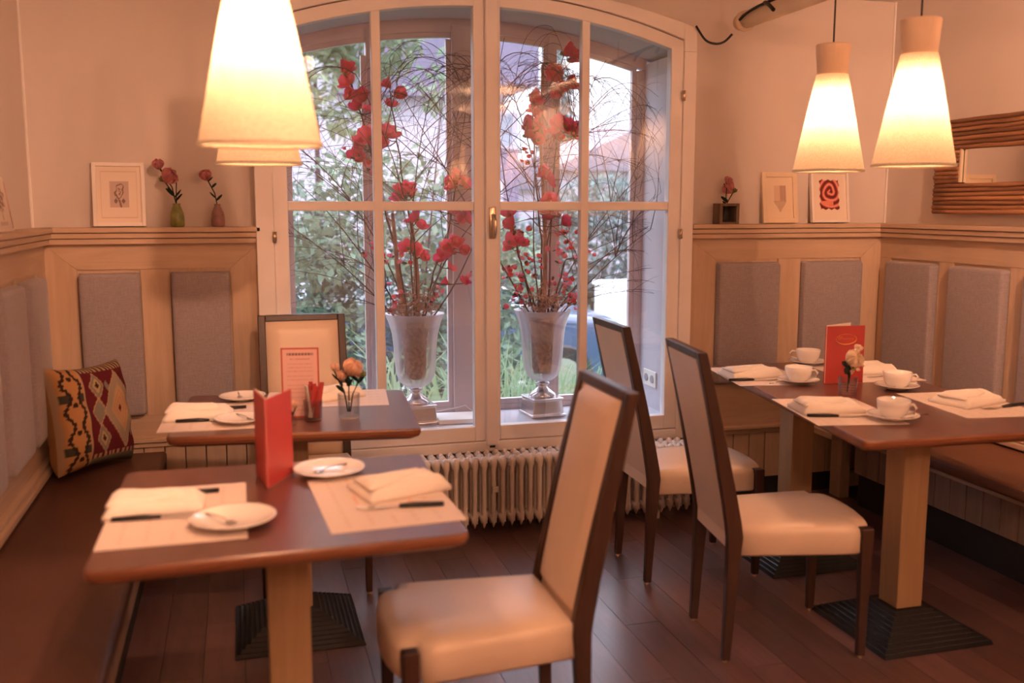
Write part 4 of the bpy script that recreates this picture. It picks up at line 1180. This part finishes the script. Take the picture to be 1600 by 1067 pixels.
# ------------------------------------------------------------------ things on the window sill
SZ = 0.4525
t = thing('cable_box', 'flat white box with a thin cable on the sill right of the left silver vase', 'box', (0.965, 4.385, SZ), math.radians(-4))
MB().box(-0.095, 0.095, -0.085, 0.085, 0, 0.022).obj('body', T['white'], t, bevel=0.004)
MB().tube([(-0.08, 0.09, 0.028), (0.0, 0.12, 0.032), (0.06, 0.12, 0.045), (0.09, 0.10, 0.02), (0.10, 0.08, 0.004)], 0.0025, 6).obj('cable', T['paper'], t, smooth=True)
t = thing('wall_socket', 'white double socket on the right window lining', 'socket', (1.9645, 4.42, 0.60))
MB().box(-0.008, 0, -0.075, 0.075, -0.04, 0.04).obj('plate', T['white'], t, bevel=0.003)
for yy in (-0.035, 0.035):
    MB().lathe([(0.020, -0.001), (0.020, 0.002)], 20).xf(Matrix.Translation((-0.009, yy, 0)) @ Matrix.Rotation(-PI / 2, 4, 'Y')).obj('outlet', plain('socket_grey', (0.35, 0.33, 0.35), 0.5), t)

vase_glass = plain('frosted_silver_glass', (0.88, 0.85, 0.90), 0.22, var=0.05, vs=14, spec=0.7)
nb = vase_glass.node_tree.nodes['Principled BSDF']; nb.inputs['Transmission Weight'].default_value = 0.0
_nt = vase_glass.node_tree
_tr = _nt.nodes.new('ShaderNodeBsdfTransparent'); _tr.inputs['Color'].default_value = (0.93, 0.92, 0.95, 1)
_lw = _nt.nodes.new('ShaderNodeLayerWeight'); _lw.inputs['Blend'].default_value = 0.45
_mr = _nt.nodes.new('ShaderNodeMapRange'); _mr.inputs['To Min'].default_value = 0.14; _mr.inputs['To Max'].default_value = 0.95
_mx = _nt.nodes.new('ShaderNodeMixShader')
_nt.links.new(_lw.outputs['Facing'], _mr.inputs['Value']); _nt.links.new(_mr.outputs[0], _mx.inputs[0])
_nt.links.new(_tr.outputs[0], _mx.inputs[1]); _nt.links.new(nb.outputs[0], _mx.inputs[2]); _nt.links.new(_mx.outputs[0], _nt.nodes['Material Output'].inputs['Surface'])
VY = 4.405
def big_vase(x, label):
    t = thing('urn_vase', label, 'vase', (x, VY, SZ), math.radians(6))
    MB().rings([[(sx * s, sy * s, z) for sx, sy in ((-1, -1), (1, -1), (1, 1), (-1, 1))] for s, z in ((0.088, 0), (0.088, 0.012), (0.080, 0.014), (0.074, 0.078), (0.080, 0.082), (0.080, 0.090))]).obj('plinth', T['silver'], t, bevel=0.003)
    MB().lathe([(0.066, 0.090), (0.064, 0.102), (0.045, 0.118), (0.026, 0.134), (0.022, 0.142), (0.034, 0.150), (0.034, 0.158), (0.020, 0.164)], 36).obj('foot', T['silver'], t, smooth=True)
    MB().lathe([(0.020, 0.164), (0.050, 0.172), (0.076, 0.195), (0.090, 0.235), (0.096, 0.29), (0.100, 0.36), (0.107, 0.42), (0.120, 0.468), (0.136, 0.506), (0.138, 0.510), (0.134, 0.510), (0.117, 0.468), (0.103, 0.42), (0.096, 0.36)], 60, cap0=False, cap1=False, flute=12, fa=0.014).obj('bowl', vase_glass, t, smooth=True)
    b = MB(); b.lathe([(0.040, 0.205), (0.050, 0.23), (0.052, 0.36), (0.060, 0.44), (0.085, 0.485), (0.080, 0.490), (0.002, 0.492)], 20, cap1=False)
    b.obj('moss_filling', T['moss'], t, smooth=True)
    return t
VX = (0.775, 1.392)
big_vase(VX[0], 'tall silver urn vase on the sill, left of the window handle')
big_vase(VX[1], 'tall silver urn vase on the sill, right of the window handle')

# ------------------------------------------------------------------ branches and blossoms
def wander(rnd, p0, d, L, n, curl, droop, ymin=4.275, ymax=4.535):
    pts = [Vector(p0)]; d = Vector(d).normalized(); bend = rnd.uniform(-curl, curl) * 0.5
    for k in range(n):
        if pts[-1].z > zglass(pts[-1].x) - 0.28: d.z -= 0.22; d.x += 0.05 if d.x > 0 else -0.05
        d = (d + Vector((bend + rnd.uniform(-curl, curl) * 0.35, rnd.uniform(-curl, curl) * 0.3, -droop - abs(d.x) * 0.03))).normalized()
        q = pts[-1] + d * (L / n)
        if q.y < ymin: q.y = ymin; d.y = abs(d.y) * 0.3
        if q.y > ymax: q.y = ymax; d.y = -abs(d.y) * 0.3
        if q.x < 0.19 or q.x > 1.95 or q.z > zglass(q.x) - 0.02: break
        pts.append(q)
    return pts
def twig_tree(B, rnd, p0, d, L, r, depth):
    pts = wander(rnd, p0, d, L, 12, 0.15, 0.012 + 0.04 * (depth < 2))
    if len(pts) < 4: return
    B.tube(pts, r, 5, r * 0.35)
    if depth <= 0: return
    m = {3: 5, 2: 8, 1: 5}[depth]
    for k in range(m):
        i = rnd.randint(3, 11) % (len(pts) - 1) + 1; q = pts[i]; base = (pts[i] - pts[i - 1]).normalized()
        dd = (base + Vector((rnd.choice((-1, 1)) * rnd.uniform(0.5, 1.0), rnd.uniform(-0.3, 0.3), rnd.uniform(-0.1, 0.5)))).normalized()
        twig_tree(B, rnd, q, dd, L * rnd.uniform(0.32, 0.6), r * 0.55, depth - 1)
for vi, vx in enumerate(VX):
    angs = [(-0.62, 0.80), (-0.42, 0.9), (-0.22, 1.0), (-0.05, 1.0), (0.10, 1.0), (0.26, 0.95), (0.44, 0.9), (0.60, 0.72)] if vi == 0 else [(-0.52, 0.78), (-0.34, 0.9), (-0.18, 1.0), (0.0, 1.0), (0.16, 1.0), (0.34, 0.95), (0.50, 0.9), (0.68, 0.8)]
    for k, (dx, dz) in enumerate(angs):
        rnd = random.Random(100 * vi + k); B = MB()
        twig_tree(B, rnd, (vx + dx * 0.07, VY + rnd.uniform(-0.03, 0.03), SZ + 0.44), (dx, rnd.uniform(-0.06, 0.06), dz), rnd.uniform(1.05, 1.35), 0.0042, 2)
        B.obj('birch_twig', T['twig'], None, label='bare birch twig, %s from the left of those fanning out of the %s silver vase' % (('first', 'second', 'third', 'fourth', 'fifth', 'sixth', 'seventh', 'eighth', 'ninth')[k], 'left' if vi == 0 else 'right'), cat='twig', group='bare twigs in the %s vase' % ('left' if vi == 0 else 'right'))
def trunk(label, pts, r, r1):
    t = thing('bark_stem', label, 'stem', pts[0])
    p0 = Vector(pts[0]); rnd = random.Random(int(pts[0][0] * 999))
    P_ = []
    for a, c in zip(pts[:-1], pts[1:]):
        for k in range(6): P_.append(Vector(a).lerp(Vector(c), k / 6) - p0 + Vector((rnd.uniform(-0.002, 0.002), 0, 0)))
    P_.append(Vector(pts[-1]) - p0)
    MB().tube(P_, [(r + (r1 - r) * i / len(P_)) * rnd.uniform(0.92, 1.08) for i in range(len(P_))], 10).obj('bark', T['bark'], t, smooth=True)
    for k in range(3):
        q = P_[rnd.randint(3, len(P_) - 2)]
        MB().tube([q, q + Vector((rnd.choice((-1, 1)) * 0.03, 0, 0.03))], 0.005, 6, 0.003).obj('side_stub', T['bark'], t)
    return t
trunk('brown bark stem on the left in the left silver vase', [(VX[0] - 0.035, VY, SZ + 0.46), (VX[0] - 0.075, VY, 1.15), (VX[0] - 0.095, VY, 1.42)], 0.012, 0.008)
trunk('brown bark stem on the right in the left silver vase', [(VX[0] + 0.01, VY, SZ + 0.46), (VX[0] + 0.012, VY, 1.15), (VX[0] - 0.01, VY, 1.40)], 0.014, 0.009)
trunk('tall straight bark stem rising from the right silver vase', [(VX[1] + 0.005, VY, SZ + 0.46), (VX[1] + 0.015, VY + 0.01, 1.30), (VX[1] - 0.012, VY, 1.75), (VX[1] - 0.005, VY, 2.095)], 0.011, 0.007)

def S(x, z): return (x * 1.010, VY + 0.0, 1.45 + (z - 1.45) * 1.010)
def flower_branch(label, path, blooms, smalls, seed):
    rnd = random.Random(seed)
    path = [Vector(S(*p)) for p in path]; o = path[0].copy()
    for p in path: p.y += rnd.uniform(-0.03, 0.03)
    t = thing('blossom_branch', label, 'branch', o)
    fine = []
    for a, c in zip(path[:-1], path[1:]):
        for k in range(5): fine.append(a.lerp(c, k / 5) + Vector((rnd.uniform(-0.004, 0.004), 0, 0)))
    fine.append(path[-1])
    MB().tube([p - o for p in fine], 0.0052, 7, 0.0028).obj('stem', T['twig'], t, smooth=True)
    for x, z, r, kind in blooms:
        p = Vector(S(x, z)); p.y += rnd.uniform(-0.05, 0.03)
        near = min(fine, key=lambda q: (q - p).length)
        sd = MB().tube([near - o, (near.lerp(p, 0.5) - o) + Vector((0, 0, -0.008)), p - o], 0.0024, 5).obj('spur', T['twig'], t)
        rx, ry = rnd.uniform(0.3, 1.3), rnd.uniform(-0.9, 0.9)
        r *= 1.25
        share(MR[kind % len(MR)], 'blossom', p - o, t, (rx, ry, rnd.uniform(0, 6)), (r, r, r))
        share(MCal, 'calyx', p - o, t, (rx, ry, rnd.uniform(0, 6)), (r * 0.5,) * 3)
    for (x, z, n_, spread) in smalls:
        for k in range(n_):
            p = Vector(S(x + rnd.gauss(0, spread), z + rnd.gauss(0, spread))); p.y += rnd.uniform(-0.08, 0.05)
            r = rnd.uniform(0.013, 0.021)
            share(MP if rnd.random() < 0.7 else MC, 'small_blossom', p - o, t, (rnd.uniform(0, 1.4), rnd.uniform(-0.8, 0.8), 0), (r,) * 3)
            if k % 3 == 0: share(MLeaf, 'leaf', p - o, t, (rnd.uniform(-1, 1), rnd.uniform(-1, 1), rnd.uniform(0, 6)), (0.025,) * 3)
    return t
lz = 0.93
flower_branch('red-flowered branch reaching highest to the left from the left vase', [(0.74, lz), (0.69, 1.25), (0.60, 1.60), (0.545, 1.85), (0.50, 2.0)],
    [(0.478, 2.005, 0.048, 6), (0.50, 1.975, 0.04, 3), (0.515, 1.925, 0.038, 4), (0.535, 1.893, 0.040, 5), (0.555, 1.915, 0.035, 0), (0.530, 1.865, 0.034, 1), (0.590, 1.86, 0.032, 3),
     (0.545, 1.70, 0.036, 1), (0.520, 1.665, 0.034, 0), (0.575, 1.735, 0.05, 3), (0.60, 1.70, 0.042, 0), (0.565, 1.655, 0.038, 2)], [(0.50, 1.67, 5, 0.02), (0.58, 1.62, 5, 0.02)], 11)
flower_branch('red-flowered branch in the middle of the left vase', [(0.775, lz), (0.765, 1.30), (0.72, 1.60), (0.67, 1.94)],
    [(0.672, 1.965, 0.034, 6), (0.688, 1.925, 0.036, 4), (0.678, 1.885, 0.030, 3), (0.652, 1.75, 0.052, 3), (0.645, 1.71, 0.042, 1), (0.735, 1.500, 0.046, 6), (0.715, 1.478, 0.038, 0), (0.700, 1.505, 0.034, 3), (0.765, 1.49, 0.036, 5),
     (0.778, 1.385, 0.042, 0), (0.795, 1.350, 0.034, 3), (0.760, 1.245, 0.036, 3), (0.735, 1.260, 0.032, 0), (0.79, 1.22, 0.03, 4)], [(0.70, 1.20, 7, 0.03), (0.68, 1.03, 7, 0.03), (0.59, 1.25, 6, 0.03)], 12)
flower_branch('red-flowered branch leaning right in the left vase', [(0.80, lz), (0.86, 1.15), (0.93, 1.35), (0.975, 1.56)],
    [(0.985, 1.56, 0.044, 0), (0.965, 1.535, 0.036, 5), (1.0, 1.54, 0.034, 3), (0.960, 1.415, 0.040, 1), (1.005, 1.385, 0.042, 0), (0.975, 1.370, 0.036, 2), (0.905, 1.250, 0.038, 3), (0.930, 1.275, 0.036, 4), (0.918, 1.215, 0.040, 1),
     (0.965, 1.260, 0.042, 6), (1.000, 1.235, 0.034, 5), (0.94, 1.235, 0.034, 0), (0.935, 1.165, 0.026, 3), (0.925, 1.095, 0.026, 7), (0.99, 1.10, 0.028, 0)], [(1.0, 1.12, 4, 0.02), (0.86, 1.02, 6, 0.03)], 13)
flower_branch('tallest red-flowered branch of the right vase, coral at the tip', [(1.40, lz), (1.42, 1.35), (1.445, 1.75), (1.455, 2.06)],
    [(1.462, 2.13, 0.050, 6), (1.492, 2.10, 0.046, 7), (1.44, 2.055, 0.040, 3), (1.455, 2.015, 0.054, 4), (1.468, 1.995, 0.046, 5), (1.435, 1.975, 0.036, 1), (1.448, 1.955, 0.034, 3), (1.435, 1.78, 0.036, 0), (1.470, 1.805, 0.048, 1), (1.500, 1.785, 0.050, 3), (1.525, 1.765, 0.038, 0), (1.475, 1.755, 0.036, 2)], [(1.45, 1.20, 8, 0.03), (1.47, 1.35, 7, 0.03)], 14)
flower_branch('red-flowered branch left of the tall stem in the right vase', [(1.38, lz), (1.36, 1.30), (1.345, 1.60), (1.315, 1.92)],
    [(1.302, 1.945, 0.038, 6), (1.335, 1.905, 0.034, 0), (1.355, 1.890, 0.034, 3), (1.325, 1.865, 0.030, 1), (1.300, 1.805, 0.044, 0), (1.345, 1.800, 0.044, 3), (1.365, 1.770, 0.040, 4), (1.300, 1.765, 0.038, 1), (1.335, 1.745, 0.040, 5), (1.375, 1.590, 0.040, 3), (1.395, 1.600, 0.038, 1), (1.385, 1.562, 0.034, 0),
     (1.395, 1.470, 0.04, 3), (1.435, 1.400, 0.044, 0), (1.462, 1.365, 0.036, 1), (1.40, 1.415, 0.034, 2)], [(1.31, 1.66, 6, 0.025), (1.31, 1.20, 12, 0.04), (1.28, 1.10, 10, 0.03)], 15)
flower_branch('low pink-blossomed branch leaning left from the right vase', [(1.36, lz), (1.30, 1.10), (1.25, 1.25), (1.22, 1.40)],
    [(1.215, 1.400, 0.036, 0), (1.225, 1.350, 0.040, 1), (1.205, 1.285, 0.034, 3), (1.235, 1.255, 0.036, 6), (1.262, 1.27, 0.032, 0)], [(1.24, 1.32, 8, 0.03), (1.22, 1.15, 10, 0.03), (1.25, 1.04, 8, 0.03)], 16)
flower_branch('low pink-blossomed branch leaning right from the right vase', [(1.42, lz), (1.47, 1.10), (1.50, 1.20), (1.60, 1.22)],
    [], [(1.48, 1.10, 14, 0.035), (1.50, 1.25, 8, 0.03), (1.59, 1.22, 4, 0.012), (1.52, 1.02, 10, 0.025), (1.44, 1.42, 6, 0.02)], 17)
# dried filler at the mouth of both vases
straw = plain('straw', (0.40, 0.25, 0.17), 0.8, var=0.35, vs=50); dried = plain('dried_bloom', (0.42, 0.26, 0.25), 0.9, var=0.4, vs=60)
MDry = mesh_of(small_mesh, 'dried_floret', dried)
for vi, vx in enumerate(VX):
    wk = MB(); rnd = random.Random(3 + vi)
    for k in range(90):
        a = rnd.uniform(0, 6.28); rr = 0.10 * math.sqrt(rnd.random()); x = rr * math.cos(a); y = rr * 0.8 * math.sin(a); z = rnd.uniform(0.0, 0.05 + 0.07 * (abs(x) < 0.05))
        q = (x + rnd.uniform(-0.04, 0.04), y + rnd.uniform(-0.03, 0.03), z + rnd.uniform(0.0, 0.04))
        wk.tube([(x, y, z), q, (q[0] + rnd.uniform(-0.03, 0.03), q[1] + rnd.uniform(-0.02, 0.02), q[2] + rnd.uniform(-0.01, 0.02))], 0.0018, 4)
    t = thing('dried_filler', 'tangle of tan dried stems and florets filling the mouth of the %s silver vase' % ('left', 'right')[vi], 'dried flowers', (vx, VY, SZ + 0.488))
    wk.obj('stems', straw, t, kind='stuff')
    fl = MB()
    for k in range(120):
        a = rnd.uniform(0, 6.28); rr = 0.125 * math.sqrt(rnd.random()); c = Matrix.Translation((rr * math.cos(a), rr * 0.85 * math.sin(a), rnd.uniform(0.015, 0.09 + (0.05 if rnd.random() < 0.3 else 0)))) @ Matrix.Rotation(rnd.uniform(0, 3), 4, 'Z') @ Matrix.Rotation(rnd.uniform(-1, 1), 4, 'X') @ Matrix.Scale(rnd.uniform(0.007, 0.014), 4)
        fl.add([tuple(c @ Vector(p)) for p in small_mesh.v], small_mesh.f)
    fl.obj('florets', dried, t, smooth=True, kind='stuff')

# ------------------------------------------------------------------ outside
GZ = -0.55
MB().box(-30, 60, 4.7, 90, GZ - 0.1, GZ).obj('ground', plain('garden_ground', (0.096, 0.120, 0.060), 0.9, var=0.4, vs=3), kind='structure')
MB().box(3.2, 14, 9.5, 16, GZ, GZ + 0.01).obj('driveway', plain('pale_paving', (0.434, 0.420, 0.420), 0.8, var=0.1), kind='structure')
def leaves(B, rnd, c, rad, n, size, hang=0.0):
    for k in range(n):
        while True:
            p = Vector((rnd.uniform(-1, 1), rnd.uniform(-1, 1), rnd.uniform(-1, 1)))
            if p.length < 1: break
        if p.length < 0.55 and rnd.random() < 0.6: p = p.normalized() * rnd.uniform(0.6, 1)
        q = Vector(c) + Vector((p.x * rad[0], p.y * rad[1], p.z * rad[2]))
        s = size * rnd.uniform(0.6, 1.3)
        d = Vector((rnd.uniform(-1, 1), rnd.uniform(-1, 1), rnd.uniform(-1, 0.4) - hang)).normalized()
        w = d.cross(Vector((rnd.uniform(-1, 1), rnd.uniform(-1, 1), 1))).normalized() * s * 0.24
        m_ = q + d * s * 0.5
        B.add([q, m_ + w, q + d * s, m_ - w], [(0, 1, 2, 3)])
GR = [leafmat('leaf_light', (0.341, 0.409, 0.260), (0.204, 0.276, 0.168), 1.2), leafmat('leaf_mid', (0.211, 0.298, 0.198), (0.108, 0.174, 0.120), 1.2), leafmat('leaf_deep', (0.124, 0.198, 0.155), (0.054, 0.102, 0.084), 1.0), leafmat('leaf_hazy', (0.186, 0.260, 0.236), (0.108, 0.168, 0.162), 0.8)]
def tree(name, label, cat, base, parts, trunk_h, mat, size, seed, cores=0.72):
    rnd = random.Random(seed); t = thing(name, label, cat, base)
    B = MB()
    for (c, rad, n) in parts: leaves(B, rnd, c, rad, n, size)
    B.obj('foliage', mat, t, kind='stuff')
    if trunk_h:
        W = MB().tube([(-0.3, 0, 0), (-0.3, 0, trunk_h * 0.5), (-0.3, 0, trunk_h)], 0.02 if trunk_h < 2.5 else 0.06, 8, 0.02)
        for (c, rad, n) in parts: W.tube([(-0.3, 0, trunk_h * 0.8), Vector((-0.3, 0, trunk_h * 0.8)).lerp(Vector(c), 0.6), c], 0.008, 6, 0.004)
        W.obj('trunk', T['twig'], t, smooth=True)
    return t
tree('garden_tree', 'leafy light green tree high outside the left window panes', 'tree', (1.28, 12.2, GZ),
     [((-0.5, 0, 4.55), (1.05, 0.85, 0.80), 2600), ((0.35, 0.3, 4.10), (0.75, 0.7, 0.60), 1500), ((-0.85, -0.3, 3.35), (0.85, 0.7, 0.5), 900), ((0.20, 0.0, 3.06), (0.45, 0.5, 0.25), 250)], 3.6, GR[0], 0.145, 1)
tree('garden_bush', 'dense deep green bush low outside the left window panes', 'bush', (1.1, 7.6, GZ),
     [((-0.75, 0, 1.45), (0.6, 0.5, 0.8), 2600), ((-0.1, 0.1, 1.30), (0.7, 0.5, 0.95), 3600), ((0.8, 0.1, 1.1), (0.55, 0.5, 0.9), 2600), ((-0.5, 0, 0.5), (0.8, 0.5, 0.5), 1500)], 0.9, GR[2], 0.085, 2)
tree('garden_bush', 'mid green leafy shrub behind the left vase, branches spreading right', 'bush', (1.5, 6.7, GZ),
     [((-0.9, 0, 1.75), (0.5, 0.3, 0.30), 500), ((-0.55, 0, 2.2), (0.5, 0.3, 0.22), 380), ((0.1, 0.1, 1.55), (0.6, 0.3, 0.5), 900), ((-0.95, 0.1, 1.05), (0.4, 0.3, 0.35), 420), ((0.15, 0.0, 0.95), (0.5, 0.3, 0.35), 500), ((-0.12, -0.1, 2.80), (0.24, 0.2, 0.2), 110)], 1.2, GR[1], 0.095, 3)
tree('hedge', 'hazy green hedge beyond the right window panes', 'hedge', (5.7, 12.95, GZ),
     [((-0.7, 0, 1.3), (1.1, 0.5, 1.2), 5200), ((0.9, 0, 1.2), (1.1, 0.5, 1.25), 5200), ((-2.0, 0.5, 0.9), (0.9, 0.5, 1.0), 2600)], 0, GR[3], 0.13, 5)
tree('garden_bush', 'small round bush between the vases, low behind the window post', 'bush', (2.05, 7.4, GZ),
     [((0, 0, 0.45), (0.3, 0.3, 0.45), 700)], 0, GR[1], 0.09, 8)
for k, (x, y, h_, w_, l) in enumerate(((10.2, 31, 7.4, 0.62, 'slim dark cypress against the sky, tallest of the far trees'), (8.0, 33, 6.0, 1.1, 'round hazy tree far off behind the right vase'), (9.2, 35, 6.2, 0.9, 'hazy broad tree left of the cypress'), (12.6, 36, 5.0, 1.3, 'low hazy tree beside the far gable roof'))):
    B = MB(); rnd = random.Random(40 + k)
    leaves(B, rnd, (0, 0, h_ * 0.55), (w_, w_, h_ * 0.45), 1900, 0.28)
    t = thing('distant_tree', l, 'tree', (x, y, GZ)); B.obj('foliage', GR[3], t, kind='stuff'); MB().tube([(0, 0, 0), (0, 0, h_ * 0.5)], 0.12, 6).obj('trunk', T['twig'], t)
# grass blades
gb = leafmat('grass_blade', (0.358, 0.429, 0.273), (0.24, 0.38, 0.20), 2)
def tuft(label, c, n, h_, spread, seed):
    rnd = random.Random(seed); B = MB()
    for k in range(n):
        a = rnd.uniform(0, 6.28); r = spread * math.sqrt(rnd.random()); x = r * math.cos(a); y = r * 0.5 * math.sin(a)
        H_ = h_ * rnd.uniform(0.55, 1.0); b_ = rnd.uniform(-0.5, 0.5) * H_; w = rnd.uniform(0.004, 0.009)
        P_ = [(x, y, 0), (x + b_ * 0.15, y, H_ * 0.45), (x + b_ * 0.5, y, H_ * 0.82), (x + b_, y, H_ * rnd.uniform(0.8, 1.0))]
        vs = []
        for q, ww in zip(P_, (w, w, w * 0.7, 0.0008)): vs += [(q[0] - ww, q[1], q[2]), (q[0] + ww, q[1] + 0.003, q[2])]
        B.add(vs, [(0, 1, 3, 2), (2, 3, 5, 4), (4, 5, 7, 6)])
    B.obj('tall_grass', gb, None, label=label, cat='grass', kind='stuff').location = c
tuft('tall pale grass behind the left silver vase', (1.15, 5.6, GZ), 330, 1.35, 0.55, 1)
tuft('tall pale grass left of the right silver vase', (1.95, 6.15, GZ), 240, 1.12, 0.35, 2)
tuft('thin grass blades in front of the blue car', (2.75, 5.9, GZ), 36, 1.0, 0.5, 3)
tuft('tall grass under the bush beyond the left panes', (0.40, 6.1, GZ), 200, 1.0, 0.4, 4)

# purple-grey house with gable, behind the garden
hw = plain('house_white', (0.496, 0.471, 0.533), 0.8, var=0.03, vs=1); hp = plain('house_purple_cladding', (0.169, 0.150, 0.215), 0.8, var=0.1, vs=2); hg = plain('house_window_glass', (0.30, 0.34, 0.40), 0.15, var=0.1)
hs = thing('house', 'white house with purple-grey cladding behind the garden', 'building', (3.2, 16.0, GZ))
MB().box(-2.4, 0.62, 0, 6, 0, 7.5).obj('wall', hw, hs)
MB().box(-1.6, 0.40, -0.25, -0.001, 3.75, 7.5).obj('cladding', hp, hs)
MB().box(0.62, 1.42, 0.0, 6, 0, 2.95).obj('wall', hp, hs)
MB().box(0.621, 1.42, 0.02, 5, 2.951, 3.55).obj('wall', hw, hs)
MB().box(0.70, 1.62, -0.5, 5.5, 3.95, 5.5).obj('eave', hp, hs)
MB().box(0.621, 1.30, 0.4, 5, 3.551, 3.949).obj('wall', hw, hs)
for k, (a, c, z0, z1) in enumerate(((0.78, 1.02, 3.0, 3.52), (1.12, 1.30, 3.0, 3.52), (0.75, 1.1, 1.4, 2.4), (-0.5, 0.1, 1.2, 2.3))):
    yy = 0.02 if z0 > 2.9 else 0.0
    w = MB().box(a - 0.04, c + 0.04, yy - 0.03, yy - 0.001, z0 - 0.04, z1 + 0.04).obj('window', hw, hs)
    MB().box(a, c, yy - 0.04, yy - 0.031, z0, z1).obj('pane', hg, w)
rf = plain('slate_roof', (0.180, 0.174, 0.216), 0.7, var=0.1)
h2 = thing('house', 'far house with a grey gable roof seen through the top right panes', 'building', (10.2, 24, GZ))
MB().box(-2.2, 2.2, 0, 5, 0, 2.9).obj('wall', hw, h2)
MB().prism([(-2.6, 2.9), (0.6, 4.35), (3.4, 2.9)], -0.3, 5.2, 'Y').obj('roof', rf, h2)
for xx in (-1.4, -0.2): MB().box(xx, xx + 0.6, -0.03, 0.0, 1.6, 2.4).obj('window', hg, h2)
h3 = thing('house', 'low far house with a lean-to roof left of the gable', 'building', (5.9, 23, GZ))
MB().box(-1.4, 1.2, 0, 4, 0, 2.4).obj('wall', hw, h3); MB().prism([(-1.7, 2.4), (1.2, 3.2), (1.5, 2.4)], -0.2, 4.2, 'Y').obj('roof', rf, h3)
# bright garden wall
gwall = thing('garden_wall', 'bright white rendered wall beyond the right panes', 'wall', (6.3, 11.9, GZ))
MB().box(-1.75, 3.5, 0, 0.2, 0, 0.98).obj('render', plain('white_render', (0.92, 0.92, 0.88), 0.8, var=0.02), gwall)
MB().box(-1.78, 3.52, -0.03, 0.23, 0.981, 1.03).obj('coping', plain('white_coping', (0.92, 0.92, 0.90), 0.8, var=0.02), gwall)

# blue car
blue = plain('blue_car_paint', (0.035, 0.075, 0.15), 0.3, var=0.03, spec=0.6, coat=0.6)
car = thing('car', 'dark blue car parked outside the right panes', 'car', (3.18, 9.9, GZ), math.radians(176))
prof = [(-0.62, 0.28), (-0.62, 0.74), (-0.52, 0.88), (0.35, 1.00), (0.95, 1.42), (2.1, 1.46), (2.8, 1.02), (3.25, 0.96), (3.3, 0.30)]
def carslice(y, k, kz): return [(x, y, 0.28 + (z - 0.28) * kz) for x, z in prof]
b = MB(); b.rings([carslice(-0.86, 1, 0.9), carslice(-0.82, 1, 0.98), carslice(-0.6, 1, 1.0), carslice(0.6, 1, 1.0), carslice(0.82, 1, 0.98), carslice(0.86, 1, 0.9)])
b.obj('body', blue, car, smooth=False, bevel=0.03)
cg = plain('car_window', (0.40, 0.45, 0.48), 0.08, var=0.05, spec=0.8)
MB().prism([(0.52, 1.06), (1.0, 1.36), (1.5, 1.385), (1.5, 1.06)], 0.845, 0.872, 'Y').obj('side_window', cg, car, bevel=0.01)
MB().prism([(1.56, 1.06), (1.56, 1.385), (2.1, 1.36), (2.5, 1.06)], 0.845, 0.872, 'Y').obj('side_window', cg, car, bevel=0.01)
MB().add([(0.40, -0.66, 1.03), (0.94, -0.60, 1.405), (0.94, 0.60, 1.405), (0.40, 0.66, 1.03)], [(0, 1, 2, 3)]).xf(Matrix.Translation((-0.02, 0, 0.02))).obj('windscreen', cg, car)
MB().tube([(0.40, 0.875, 1.05), (0.98, 0.88, 1.41), (1.5, 0.88, 1.43), (2.2, 0.88, 1.40), (2.6, 0.88, 1.05), (0.40, 0.88, 1.04)], 0.018, 6).obj('window_trim', T['steel'], car)
for xx in (0.05, 2.55):
    for yy in (-0.80, 0.80):
        wv = MB().lathe([(0.30, -0.09), (0.32, -0.07), (0.32, 0.07), (0.30, 0.09)], 28).xf(Matrix.Translation((xx, yy, 0.32)) @ Matrix.Rotation(PI / 2, 4, 'X')).obj('wheel', T['black'], car, smooth=False)
        MB().lathe([(0.19, -0.095), (0.19, 0.095)], 20).xf(Matrix.Translation((xx, yy, 0.32)) @ Matrix.Rotation(PI / 2, 4, 'X')).obj('hub_cap', T['steel'], wv)
MB().box(-0.63, -0.60, -0.70, -0.45, 0.62, 0.76).obj('headlight', cg, car); MB().box(-0.63, -0.60, 0.45, 0.70, 0.62, 0.76).obj('headlight', cg, car)
